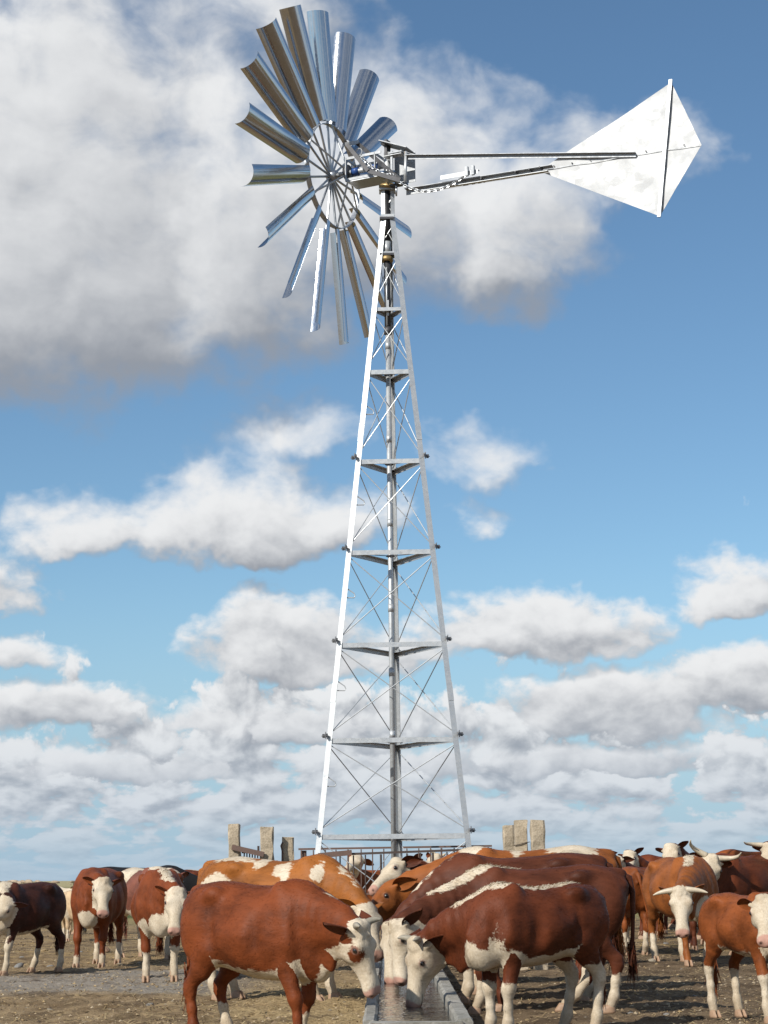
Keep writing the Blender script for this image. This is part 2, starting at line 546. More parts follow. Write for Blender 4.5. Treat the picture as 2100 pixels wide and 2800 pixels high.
def rough_slab(x0, x1, y0, y1, z0, z1, seed, step=0.22, amp=0.006):
    """a cast slab with slightly chipped edges"""
    n = max(2, int((y1 - y0) / step))
    rng = np.random.default_rng(seed)
    prof = [(x0, z0), (x0, z1 - .018), (x0 + .016, z1), (x1 - .016, z1), (x1, z1 - .018), (x1, z0)]
    vs, fs = [], []
    for i in range(n + 1):
        y = y0 + (y1 - y0) * i / n
        for (x, z) in prof:
            j = rng.normal(0, amp * 0.45, 2)
            vs.append((x + j[0], y, z + (j[1] if z > z0 else 0)))
    k = len(prof)
    for i in range(n):
        for q in range(k):
            a, b = i * k + q, i * k + (q + 1) % k
            fs.append((a, b, b + k, a + k))
    fs.append(tuple(range(k)))
    fs.append(tuple(n * k + q for q in reversed(range(k))))
    return vs, fs


trough = empty('drinking_trough', (0.16, TY0, 0))
tag(trough, 'long grey concrete cattle drinking trough filled with water between the cows', 'trough')


def tpart(name, args, mat=M['trough']):
    v, f = rough_slab(*args)
    return mesh_obj(name, [(a - 0.16, b - TY0, c) for a, b, c in v], f, mat, trough)


yy = TY0
seg = 3.4
k = 0
while yy < TY1 - 0.1:
    y2 = min(yy + seg, TY1)
    tpart('side_wall', (TX0 - 0.085, TX0, yy + .006, y2 - .006, -0.1, TZ + 0.004 * (k % 2), 20 + k))
    tpart('side_wall', (TX1, TX1 + 0.105, yy + .006, y2 - .006, -0.1, TZ + 0.004 * (k % 2), 40 + k))
    yy = y2
    k += 1
v, f = rough_slab(-0.29, 0.29, 0, 0.1, -0.1, TZ - 0.012, 77, 0.05)
mesh_obj('end_wall', [(a - 0.0, b - 0.105, c) for a, b, c in v], f, M['trough'], trough)
v, f = rough_slab(TX0, TX1, TY0, TY1, -0.12, 0.05, 78)
mesh_obj('trough_floor', [(a - 0.16, b - TY0, c) for a, b, c in v], f, M['trough'], trough)


def water_material():
    m, nb, p = material('trough_water')
    g_ = nb.node('ShaderNodeNewGeometry').outputs['Position']
    mp = nb.node('ShaderNodeMapping'); nb.put(mp.inputs[0], g_)
    mp.inputs['Scale'].default_value = (1.0, 0.55, 1.0)
    n = nb.m('ADD', nb.noise(mp.outputs[0], 11.0, 3.0, 0.55, 0.6), nb.m('MULTIPLY', nb.noise(mp.outputs[0], 34.0, 2.0, 0.5), 0.4))
    p.inputs['Base Color'].default_value = (0.035, 0.032, 0.024, 1)
    p.inputs['Roughness'].default_value = 0.04
    p.inputs['IOR'].default_value = 1.33
    bump(nb, p, n, 0.45, 0.03)
    return m


wx = np.linspace(TX0 - .01, TX1 + .01, 10); wy = np.linspace(TY0 - .02, TY1 - .1, 200)
ax_, ay_ = np.meshgrid(wx, wy)
az_ = 0.195 + 0.004 * vnoise(ax_ * 9, ay_ * 5, 5)
wi = np.arange(ax_.size).reshape(ax_.shape)
wf = np.stack([wi[:-1, :-1], wi[:-1, 1:], wi[1:, 1:], wi[1:, :-1]], -1).reshape(-1, 4)
wat = data_obj('water', np_mesh('water', np.stack([ax_, ay_, az_], -1).reshape(-1, 3), wf, water_material()))
tag(wat, kind='structure')

# ------------------------------------------------------------------ windmill
AX, AY = 0.10, 25.0
wm = empty('windmill', (AX, AY, 0))
tag(wm, 'tall galvanised steel wind pump on a lattice tower with kite-shaped tail vane', 'windmill')
TW_ROT = R(-2.6)


def tw(x, y, z=0.0):
    c, s = math.cos(TW_ROT), math.sin(TW_ROT)
    return Vector((x * c - y * s, x * s + y * c, z))


def width(z):
    return max(0.185, 2.285 - 0.2092 * z)


def corner(i, z, inset=0.0):
    """leg i: 0 front left, 1 front right, 2 rear"""
    r = width(z) / math.sqrt(3) - inset
    a = R((210, 330, 90)[i])
    return tw(r * math.cos(a), r * math.sin(a), z)


ZT = 10.46
LV = [1.64, 2.86, 4.10, 5.33, 6.57, 7.82, 8.71, 9.52]
for i in range(3):
    a = R((210, 330, 90)[i]) + TW_ROT
    n1 = Vector((math.cos(a + R(180 - 45)), math.sin(a + R(180 - 45)), 0))
    n2 = Vector((math.cos(a + R(180 + 45)), math.sin(a + R(180 + 45)), 0))
    m = MB()
    zs = [0.0] + [3.45, 6.9, 10.02]
    zs = [-0.05, 10.02]
    m.angle(corner(i, -0.05), corner(i, 10.02), 0.072, 0.006, n1, n2)
    m.build('leg', M['galv'], wm)
    m = MB(); m.angle(corner(i, 10.02) + Vector((0, 0, .003)), corner(i, ZT), 0.055, 0.007, n1, n2)
    m.build('top_leg', M['galv'], wm)
    # splice plates
    for zq in (3.45, 6.95):
        m = MB()
        c0 = corner(i, zq - .12, -0.006); c1 = corner(i, zq + .12, -0.006)
        m.angle(c0, c1, 0.07, 0.005, n1, n2)
        m.build('splice_plate', M['galv'], wm)

for li, z in enumerate(LV):
    for i in range(3):
        j = (i + 1) % 3
        a, b = corner(i, z, 0.012), corner(j, z, 0.012)
        d = (b - a).normalized()
        out = d.cross(Vector((0, 0, 1)))
        c = (a + b) / 2
        if out.dot(Vector((c.x, c.y, 0))) < 0:
            out = -out
        gw = 0.062 if z < 8 else 0.048
        m = MB()
        # vertical flange outside, horizontal flange turned in at the top
        o = out * (0.012)
        m.angle(a + o - d * 0.0, b + o, gw, 0.006, Vector((0, 0, -1)), -out)
        m.build('girt', M['galv'], wm)
    if li <= 4:
        for i in (0, 1, 2):
            c = corner(i, z + 0.035, -0.01)
            a = R((210, 330, 90)[i]) + TW_ROT
            rd = Vector((math.cos(a), math.sin(a), 0)); tg = Vector((-rd.y, rd.x, 0))
            m = MB()
            rot = Matrix.Rotation(a, 3, 'Z')
            m.box(c + rd * 0.012, (0.03, 0.07, 0.035), rot)
            m.box(c + rd * 0.02 + tg * 0.045, (0.03, 0.018, 0.05), rot)
            m.box(c + rd * 0.02 - tg * 0.045, (0.03, 0.018, 0.05), rot)
            m.tube([c + rd * .03 - tg * .075, c + rd * .03 + tg * .075], 0.007, 6)
            m.tube([c + rd * .012 + Vector((0, 0, -.04)), c + rd * .012 + Vector((0, 0, .05))], 0.007, 6)
            m.build('clamp', M['clamp'], wm)

# diagonal rods on the three faces
zz = [0.05] + LV + [10.02, 10.42]
for q in range(len(zz) - 1):
    z0, z1 = zz[q] + (0.05 if q else 0), zz[q + 1] - 0.07
    if z1 - z0 < 0.15:
        continue
    r = 0.0068 if z0 < 8.5 else 0.0055
    for i in range(3):
        j = (i + 1) % 3
        for (p, s, off) in ((i, j, 0.010), (j, i, 0.030)):
            m = MB(); m.tube([corner(p, z0, off), corner(s, z1, off)], r, 6)
            m.build('brace_rod', M['galv'], wm)

# step rungs on the left leg
for z in (2.27, 3.50, 4.72, 5.97, 7.22):
    a = corner(0, z + .13, .02); b = corner(0, z - .02, .02)
    t = corner(1, z, 0) - corner(0, z, 0); t.normalize()
    tip = corner(0, z, .01) + t * 0.155
    m = MB(); m.tube([a, tip + Vector((0, 0, .035)), tip + Vector((0, 0, .0)) + t * .012, tip + Vector((0, 0, -.022)), b], 0.0075, 6)
    m.build('step_rung', M['galv'], wm)
# upper rung seen below the 1000 px girt
# pump pipe
PX, PY = -0.022, -0.02
def vt(name, z0, z1, r, mat, n=14):
    m = MB(); m.tube([(PX, PY, z0), (PX, PY, z1)], r, n)
    return m.build(name, mat, wm, True)


vt('pump_pipe', -0.1, 8.42, 0.033, M['spoke'] if False else M['galv'])
for z in (1.25, 2.93, 3.75, 4.60, 5.75, 6.9, 8.2):
    vt('pipe_coupling', z - .05, z + .05, 0.038, M['galv'])
for z in (2.83, 5.30, 6.55, 7.79):
    m = MB()
    for i in range(3):
        m.tube([(PX, PY, z), corner(i, z, width(z) * .30)], 0.006, 5)
    m.tube([(PX + .052 * math.cos(a), PY + .052 * math.sin(a), z) for a in np.linspace(0, 6.0, 10)], 0.010, 6)
    m.build('pipe_guide', M['dark'], wm)
vt('upper_pipe', 8.42, 9.44, 0.043, M['dark'])
vt('pump_rod', 8.47, 9.3, 0.012, M['galv']).location = (-0.01, -0.05, 0)
vt('pipe_head', 8.36, 8.46, 0.052, M['dark'])
m = MB(); m.box((PX, PY - .055, 8.72), (0.035, 0.012, 0.22)); m.build('rod_clamp', M['galv'], wm)
vt('flange', 9.40, 9.46, 0.085, M['brass']).location = (0, 0, 0)
m = MB(); m.box((PX, PY, 9.485), (0.20, 0.16, 0.03)); m.build('guide_plate', M['dark'], wm)
vt('piston_sleeve', 9.5, 9.68, 0.052, M['galv'])
vt('spring_tube', 9.68, 10.40, 0.050, M['black'])
m = MB(); m.box((PX, PY, 10.005), (0.19, 0.15, 0.03)); m.build('guide_plate', M['dark'], wm)
m = MB(); m.angle(tw(-.10, -.085, 10.06), tw(.09, -.085, 10.06), .045, .006, (0, 0, -1), (0, 1, 0)); m.build('girt', M['galv'], wm)

# head: everything turns about the mast; axis heading (to the wheel) and tail heading
HEAD = R(27.0)
AXIS = Vector((-math.cos(HEAD), math.sin(HEAD), 0))      # towards the wheel: left and away
TAIL = -AXIS
PERP = Vector((-AXIS.y, AXIS.x, 0)); PERP = -PERP        # horizontal, away from the camera
if PERP.y < 0:
    PERP = -PERP
UP = Vector((0, 0, 1))
HUB_Z = 10.80
ROTH = Matrix((AXIS, PERP, UP)).transposed()


def hp(e, n, z):
    """head coordinates: e along the axis to the wheel, n across, z up"""
    return AXIS * e + PERP * n + UP * z


def hpart(name, mb, mat, smooth=False):
    return mb.build(name, mat, wm, smooth)


# turret ring and mast tube
m = MB(); m.tube([(0, 0, 10.44), (0, 0, 10.50)], 0.125, 20); hpart('turret_ring', m, M['brass'], True)
m = MB(); m.tube([(0, 0, 10.50), (0, 0, 10.98)], 0.052, 16); hpart('mast_tube', m, M['galv'], True)
m = MB(); m.box((0, 0, 10.425), (0.24, 0.2, 0.025)); hpart('top_plate', m, M['galv'])
# gear frame: open box of flat bars around the shaft
def hbox(mb, e0, e1, n0, n1, z0, z1):
    c = hp((e0 + e1) / 2, (n0 + n1) / 2, (z0 + z1) / 2)
    return mb.box(c, (abs(e1 - e0), abs(n1 - n0), abs(z1 - z0)), ROTH)


m = MB(); hbox(m, -.13, .56, -.16, .16, 10.60, 10.612); hpart('frame_floor', m, M['spoke'])
for n in (-.16, .16):
    for zq in (10.635, 10.945):
        m = MB(); hbox(m, .02, .56, n - .006, n + .006, zq - .018, zq + .018); hpart('frame_rail', m, M['steel'])
for e in (.12, .575):
    for n in (-.148, .148):
        m = MB(); hbox(m, e - .006, e + .006, n - .018, n + .018, 10.613, 10.967); hpart('frame_upright', m, M['steel'])
    m = MB(); hbox(m, e - .006, e + .006, -.129, .129, 10.93, 10.967); hpart('frame_crossbar', m, M['steel'])
m = MB(); m.tube([hp(-.02, 0, HUB_Z), hp(.90, 0, HUB_Z)], 0.036, 14); hpart('shaft', m, M['galv'], True)
for e in (.19, .50):
    m = MB(); m.tube([hp(e - .05, 0, HUB_Z), hp(e + .05, 0, HUB_Z)], 0.058, 14); hpart('bearing', m, M['blue'], True)
m = MB(); m.tube([hp(.60, 0, HUB_Z), hp(.65, 0, HUB_Z)], 0.115, 18); hpart('hub_flange', m, M['dark'], True)
m = MB(); m.tube([hp(.80, 0, HUB_Z), hp(.94, 0, HUB_Z)], 0.075, 16); hpart('hub', m, M['spoke'], True)
# rear housing plates and tail hinge
m = MB(); hbox(m, -.155, -.125, -.16, -.13, 10.613, 10.93); hpart('housing_strut', m, M['steel'])
m = MB(); m.bar(hp(-.30, -.12, 10.90), hp(-.10, -.12, 10.90), .10, .02, UP); hpart('hinge_bracket', m, M['steel'])
m = MB(); hbox(m, -.34, -.02, .172, .18, 10.56, 11.00); hpart('housing_plate', m, M['steel'])
m = MB(); m.bar(hp(.06, 0, 11.13), hp(-.36, 0, 10.95), 0.30, 0.012, UP); hpart('housing_cover', m, M['steel'])
m = MB(); hbox(m, -.02, .02, -.06, .06, 10.9, 11.16); hpart('rocker_post', m, M['dark'])
m = MB(); m.tube([hp(.03, -.1, 11.1), hp(.03, .1, 11.1)], 0.03, 10); hpart('rocker_pin', m, M['spoke'], True)
m = MB(); hbox(m, -.30, -.02, -.181, -.06, 10.86, 10.868); hpart('hinge_shelf', m, M['galv'])
m = MB(); m.tube([hp(-.315, -.10, 10.40), hp(-.335, -.10, 10.90)], 0.022, 10); hpart('hinge_pin', m, M['galv'], True)
m = MB(); hbox(m, -.34, -.10, -.15, -.05, 10.43, 10.45); hpart('hinge_foot', m, M['dark'])
m = MB(); m.tube([hp(-.20, -.14, 10.42), hp(-.20, -.14, 10.27)], [.018, .012], 8); hpart('grease_bolt', m, M['spoke'], True)
# furling yoke: two bars and a cross bar, leaning up towards the wheel
Ya0, Ya1 = hp(.42, -.10, 11.17), hp(-.30, -.22, 10.46)
Yb0, Yb1 = hp(.44, -.36, 11.06), hp(.12, -.36, 10.62)
sl = (Ya0 - Ya1).normalized()
m = MB(); m.bar(Ya1, Ya0, 0.022, 0.055, UP); hpart('yoke_bar', m, M['dark'])
m = MB(); m.bar(Yb1, Yb0, 0.022, 0.055, UP); hpart('yoke_bar', m, M['dark'])
m = MB(); m.bar(Yb0 + UP * .012, Ya0 + UP * .012, 0.07, 0.05, UP); hpart('yoke_head', m, M['steel'])
m = MB(); m.bar(Ya1 + hp(-.005, -.01, -.015), Yb1 + hp(0, .01, 0), 0.02, 0.06, UP); hpart('yoke_tie', m, M['dark'])


def chain_links(pts, link=0.062, r=0.0075):
    """elongated links strung along a polyline"""
    P = [Vector(p) for p in pts]
    acc, res, carry = 0.0, [], 0.0
    for a, b in zip(P[:-1], P[1:]):
        L = (b - a).length
        t = carry
        while t < L:
            res.append((a.lerp(b, t / L), (b - a).normalized()))
            t += link * 0.74
        carry = t - L
    m = MB()
    for i, (c, d) in enumerate(res):
        n = d.orthogonal().normalized()
        n = Matrix.Rotation(R(35 + 90 * (i % 2)), 3, d) @ n
        loop = [c + d * (link / 2 * math.cos(a)) + n * (link * 0.29 * math.sin(a)) for a in np.linspace(0, 2 * math.pi, 9)[:-1]]
        m.tube(loop, r, 5, closed=True)
    return m


ringc = hp(.36, -.17, 11.0)
m = MB(); m.tube([ringc + hp(.0, 0, .055) * 0 + AXIS * (.05 * math.cos(a)) + UP * (.055 * math.sin(a)) for a in np.linspace(0, 6.283, 15)[:-1]], .008, 6, closed=True)
hpart('chain_ring', m, M['galv'])
hpart('chain', chain_links([ringc + UP * -.05, hp(.26, -.2, 10.86), hp(.10, -.24, 10.70), hp(-.10, -.25, 10.54), hp(-.30, -.22, 10.42)]), M['spoke'])
hpart('chain', chain_links([hp(.36, -.09, 11.11), hp(.2, -.12, 10.95), hp(.0, -.16, 10.76), hp(-.2, -.2, 10.54), hp(-.30, -.22, 10.42)]), M['spoke'])
cpts = []
for t in np.linspace(0, 1, 15):
    e = .30 + (1.27 - .30) * t
    z = 10.42 + (10.42 - 10.42) * t - 0.185 * 4 * t * (1 - t) * (1 - .25 * (t - .5))
    cpts.append(TAIL * e + PERP * (-.22 + .12 * t) + UP * z)
hpart('chain', chain_links(cpts), M['spoke'])
# tail
def tp(e, z, n=0.0):
    return TAIL * e + PERP * n + UP * z


m = MB(); m.bar(tp(.30, 10.375, -.06), tp(2.45, 10.335, -.02), .07, .008, UP); m.bar(tp(.30, 10.335, -.030), tp(2.45, 10.295, .010), .008, .07, UP); hpart('tail_beam', m, M['steel'])
m = MB(); m.bar(tp(.55, 10.298, -.08), tp(2.40, 10.258, -.04), .06, .008, UP); hpart('tail_beam_flange', m, M['galv'])
m = MB(); m.angle(tp(.86, 10.45, -.12), tp(1.42, 10.44, -.12), .06, .006, UP * -1, PERP); hpart('tail_stop', m, M['galv'])
for e in (1.27, 1.36):
    m = MB(); hbox(m, -e - .02, -e + .02, -.17, -.13, 10.36, 10.49); hpart('chain_bracket', m, M['steel'])
for e in (1.45, 1.95, 2.15, 2.3):
    m = MB(); m.tube([tp(e, 10.315, -.10), tp(e, 10.315, .02)], .012, 6); hpart('tail_bolt', m, M['dark'])
m = MB(); m.bar(tp(.33, 10.85, -.10), tp(3.62, 10.285, -.045), .055, .007, UP); m.bar(tp(.33, 10.822, -.076), tp(3.62, 10.257, -.021), .007, .048, UP); hpart('tail_brace', m, M['steel'])
m = MB(); m.tube([tp(.33, 10.86, -.1), tp(.33, 10.90, -.1)], .02, 8); hpart('hinge_nut', m, M['brass'])
# vane: kite sheet slightly buckled, folded on a subdivided grid
KL, KT, KR, KB = (2.25, 10.30), (4.13, 11.16), (4.49, 10.24), (3.90, 9.385)
poly = [KL, KT, KR, KB]


def inside_map(u, v):
    # u,v in 0..1 over the quad KL-KT-KR-KB
    x = (1 - u) * (1 - v) * KL[0] + u * (1 - v) * KT[0] + u * v * KR[0] + (1 - u) * v * KB[0]
    z = (1 - u) * (1 - v) * KL[1] + u * (1 - v) * KT[1] + u * v * KR[1] + (1 - u) * v * KB[1]
    return x, z


NS = 24
vs, fs = [], []
for side in (0, 1):
    for i in range(NS + 1):
        for j in range(NS + 1):
            x, z = inside_map(i / NS, j / NS)
            buck = 0.030 * float(vnoise(np.array([x * 1.5]), np.array([z * 1.5]), 3)[0]) + 0.014 * float(vnoise(np.array([x * 4.]), np.array([z * 4.]), 8)[0])
            vs.append(tp(x, z, buck + (0.0 if side == 0 else 0.003)))
    o = side * (NS + 1) ** 2
    for i in range(NS):
        for j in range(NS):
            a = o + i * (NS + 1) + j
            q = (a, a + 1, a + NS + 2, a + NS + 1)
            fs.append(q if side else q[::-1])
vane = mesh_obj('tail_vane', vs, fs, M['vane'], wm, True)
m = MB(); m.bar(tp(KT[0], KT[1] + .03, -.03), tp(KB[0], KB[1] - .02, -.03), .045, .03, PERP)
m.build('stiffener', M['spoke'], vane)
m = MB()
for t in np.linspace(.1, .9, 8):
    m.box(tp(KL[0] + (KR[0] - KL[0]) * t, KL[1] + (KR[1] - KL[1]) * t + .03, -.018), (.014, .014, .014))
tag(m.build('rivets', M['dark'], vane), kind='stuff')
m = MB(); m.bar(tp(KL[0] + .05, KL[1], -.014), tp(KR[0] - .02, KR[1], -.014), .003, .007, UP)
m.build('seam', M['steel'], vane)

# wheel: ring, spokes, 18 curved blades
EW = 0.87
RING_R, R0, R1 = 0.74, 0.78, 2.37
U_ = PERP                                   # in-plane horizontal (away, right)


def wp(r, th, e=EW):
    return AXIS * e + UP * (HUB_Z + r * math.cos(th)) + U_ * (r * math.sin(th))


for s_, nm in ((0, 'wheel_ring'),):
    m = MB()
    N = 54
    for k in range(N):
        a0, a1 = 2 * math.pi * k / N, 2 * math.pi * (k + 1) / N
        m.bar(wp(RING_R, a0, EW), wp(RING_R, a1, EW), 0.075, 0.010, (wp(RING_R, a0) - wp(0, 0)))
    m.build(nm, M['spoke'], wm)
TH0 = R(-9.0)
NB_ = 18
PITCH = R(-43)
for k in range(NB_):
    th = TH0 + 2 * math.pi * k / NB_
    rad = UP * math.cos(th) + U_ * math.sin(th)
    tan = -UP * math.sin(th) + U_ * math.cos(th)
    chord = tan * math.cos(PITCH) + AXIS * math.sin(PITCH)
    nor = rad.cross(chord)
    # spoke
    m = MB(); m.tube([wp(.05, th, EW + .02), wp(R0 + .95, th, EW)], 0.017, 7)
    m.build('spoke', M['spoke'], wm)
    vs, fs = [], []
    NC, NL = 10, 6
    half = 0.166
    arc = R(118)
    rc = half / math.sin(arc / 2)
    for side in (0, 1):
        for i in range(NL + 1):
            r = R0 + (R1 - R0) * i / NL
            tw_ = 0.10 * (i / NL - .5)
            w_ = 0.90 + 0.10 * i / NL
            ch = chord * math.cos(tw_) + nor * math.sin(tw_)
            no = nor * math.cos(tw_) - chord * math.sin(tw_)
            for j in range(NC + 1):
                a = -arc / 2 + arc * j / NC
                p = wp(r, th) + ch * (rc * math.sin(a) * w_) + no * ((rc * math.cos(a) - rc * math.cos(arc / 2) - .06) * -1 * w_ + (0.0025 if side else 0))
                vs.append(p)
        o = side * (NL + 1) * (NC + 1)
        for i in range(NL):
            for j in range(NC):
                q = o + i * (NC + 1) + j
                t = (q, q + 1, q + NC + 2, q + NC + 1)
                fs.append(t if side else t[::-1])
    bl = mesh_obj('blade', vs, fs, M['blade'], wm, True)
    if k % 3 == 0:
        m = MB(); m.tube([hp(.63, 0, HUB_Z) + rad * .1, wp(RING_R, th + .05, EW - .03)], 0.014, 6)
        m.build('wheel_stay', M['galv'], wm)

# ------------------------------------------------------------------ cattle: one continuous skin per animal
def nrm(v):
    v = np.asarray(v, float)
    return v / max(1e-9, np.linalg.norm(v))


def smin(a, b, k):
    h = np.maximum(k - np.abs(a - b), 0.0) / k
    return np.minimum(a, b) - h * h * k * 0.25


class Prim:
    def __init__(s, fn, lo, hi, k, part, sub=False):
        s.fn, s.lo, s.hi, s.k, s.part, s.sub = fn, np.asarray(lo, float), np.asarray(hi, float), k, part, sub


def ell_cone(a, b, ra, rb, up=(0, 0, 1), k=0.04, part='leg'):
    """tapered limb with an elliptical section; ra / rb = (radius along up, radius sideways)"""
    a, b = np.asarray(a, float), np.asarray(b, float)
    ra = (ra, ra) if np.isscalar(ra) else ra
    rb = (rb, rb) if np.isscalar(rb) else rb
    d = b - a
    L = np.linalg.norm(d); d = d / L
    side = np.cross(up, d)
    if np.linalg.norm(side) < 1e-3:
        side = np.cross((1, 0, 0), d)
    side = nrm(side); n = np.cross(d, side)

    def fn(p):
        q = p - a
        x = q @ d
        t = np.clip(x / L, 0, 1)
        ov = x - t * L
        hn = ra[0] + (rb[0] - ra[0]) * t
        hs = ra[1] + (rb[1] - ra[1]) * t
        m = np.minimum(hn, hs)
        return (np.sqrt((q @ n / hn) ** 2 + (q @ side / hs) ** 2 + (ov / m) ** 2) - 1) * m
    R_ = max(*ra, *rb)
    return Prim(fn, np.minimum(a, b) - R_, np.maximum(a, b) + R_, k, part)


def ellipsoid(c, r, k=0.05, part='torso', sub=False):
    c, r = np.asarray(c, float), np.asarray(r, float)

    def fn(p):
        q = (p - c) / r
        return (np.sqrt((q * q).sum(-1)) - 1) * r.min()
    return Prim(fn, c - r, c + r, k, part, sub)


def smooth_curve(xs, ys, n=160):
    """Catmull-Rom through stations, resampled"""
    xs, ys = np.asarray(xs, float), np.asarray(ys, float)
    m = np.zeros_like(ys)
    m[1:-1] = (ys[2:] - ys[:-2]) / (xs[2:] - xs[:-2])
    m[0] = (ys[1] - ys[0]) / (xs[1] - xs[0]); m[-1] = (ys[-1] - ys[-2]) / (xs[-1] - xs[-2])
    X = np.linspace(xs[0], xs[-1], n)
    i = np.clip(np.searchsorted(xs, X) - 1, 0, len(xs) - 2)
    h = xs[i + 1] - xs[i]; t = (X - xs[i]) / h
    Y = (2 * t**3 - 3 * t**2 + 1) * ys[i] + (t**3 - 2 * t**2 + t) * h * m[i] + (-2 * t**3 + 3 * t**2) * ys[i + 1] + (t**3 - t**2) * h * m[i + 1]
    return X, Y


TORSO = np.array([  # x, top, bottom, half width
    (-0.835, 1.12, 1.02, 0.035), (-0.80, 1.20, 0.92, 0.12), (-0.72, 1.265, 0.80, 0.20), (-0.60, 1.30, 0.69, 0.245), (-0.45, 1.315, 0.64, 0.265),
    (-0.25, 1.295, 0.585, 0.30), (0.0, 1.275, 0.535, 0.345), (0.20, 1.28, 0.52, 0.335), (0.38, 1.31, 0.525, 0.285),
    (0.52, 1.30, 0.555, 0.235), (0.64, 1.22, 0.60, 0.19), (0.74, 1.10, 0.66, 0.14), (0.81, 0.95, 0.74, 0.05)])
HEADST = np.array([  # s, top, bottom, half width
    (-0.10, 0.000, -0.14, 0.040), (-0.06, 0.045, -0.18, 0.085), (0.0, 0.082, -0.205, 0.108), (0.08, 0.086, -0.235, 0.122), (0.16, 0.076, -0.238, 0.118),
    (0.25, 0.052, -0.182, 0.088), (0.34, 0.032, -0.142, 0.070), (0.41, 0.022, -0.130, 0.070), (0.465, 0.012, -0.130, 0.081), (0.51, -0.008, -0.122, 0.081),
    (0.54, -0.035, -0.108, 0.062), (0.555, -0.06, -0.085, 0.02)])


def surface_nets(F, org, h):
    ins = F < 0
    nx, ny, nz = F.shape
    corners = [(i, j, k) for i in (0, 1) for j in (0, 1) for k in (0, 1)]
    cnt = np.zeros((nx - 1, ny - 1, nz - 1), np.int8)
    for (i, j, k) in corners:
        cnt += ins[i:nx - 1 + i, j:ny - 1 + j, k:nz - 1 + k]
    act = (cnt > 0) & (cnt < 8)
    I = np.argwhere(act)
    vid = np.full(act.shape, -1, np.int64)
    vid[act] = np.arange(len(I))
    acc = np.zeros((len(I), 3)); num = np.zeros(len(I))
    vals = {c: F[I[:, 0] + c[0], I[:, 1] + c[1], I[:, 2] + c[2]] for c in corners}
    for c in corners:
        for ax in range(3):
            if c[ax] == 0:
                c2 = list(c); c2[ax] = 1; c2 = tuple(c2)
                a, b = vals[c], vals[c2]
                m = (a < 0) != (b < 0)
                t = np.zeros(len(I)); t[m] = a[m] / (a[m] - b[m])
                pt = np.tile(np.array(c, float), (len(I), 1)); pt[:, ax] = t
                acc[m] += pt[m]; num[m] += 1
    V = (I + acc / num[:, None]) * h + org
    quads = []
    for ax in range(3):
        o1, o2 = [(1, 2), (2, 0), (0, 1)][ax]
        sl0 = [slice(None)] * 3; sl1 = [slice(None)] * 3
        sl0[ax] = slice(0, -1); sl1[ax] = slice(1, None)
        a, b = ins[tuple(sl0)], ins[tuple(sl1)]
        E_ = np.argwhere(a != b)
        E_ = E_[(E_[:, o1] > 0) & (E_[:, o2] > 0) & (E_[:, o1] < F.shape[o1] - 1) & (E_[:, o2] < F.shape[o2] - 1)]
        fl = a[E_[:, 0], E_[:, 1], E_[:, 2]]
        q = []
        for (d1, d2) in ((0, 0), (-1, 0), (-1, -1), (0, -1)):
            e = E_.copy(); e[:, o1] += d1; e[:, o2] += d2
            q.append(vid[e[:, 0], e[:, 1], e[:, 2]])
        q = np.stack(q, 1)
        q[~fl] = q[~fl][:, ::-1]
        quads.append(q)
    return V, np.concatenate(quads)


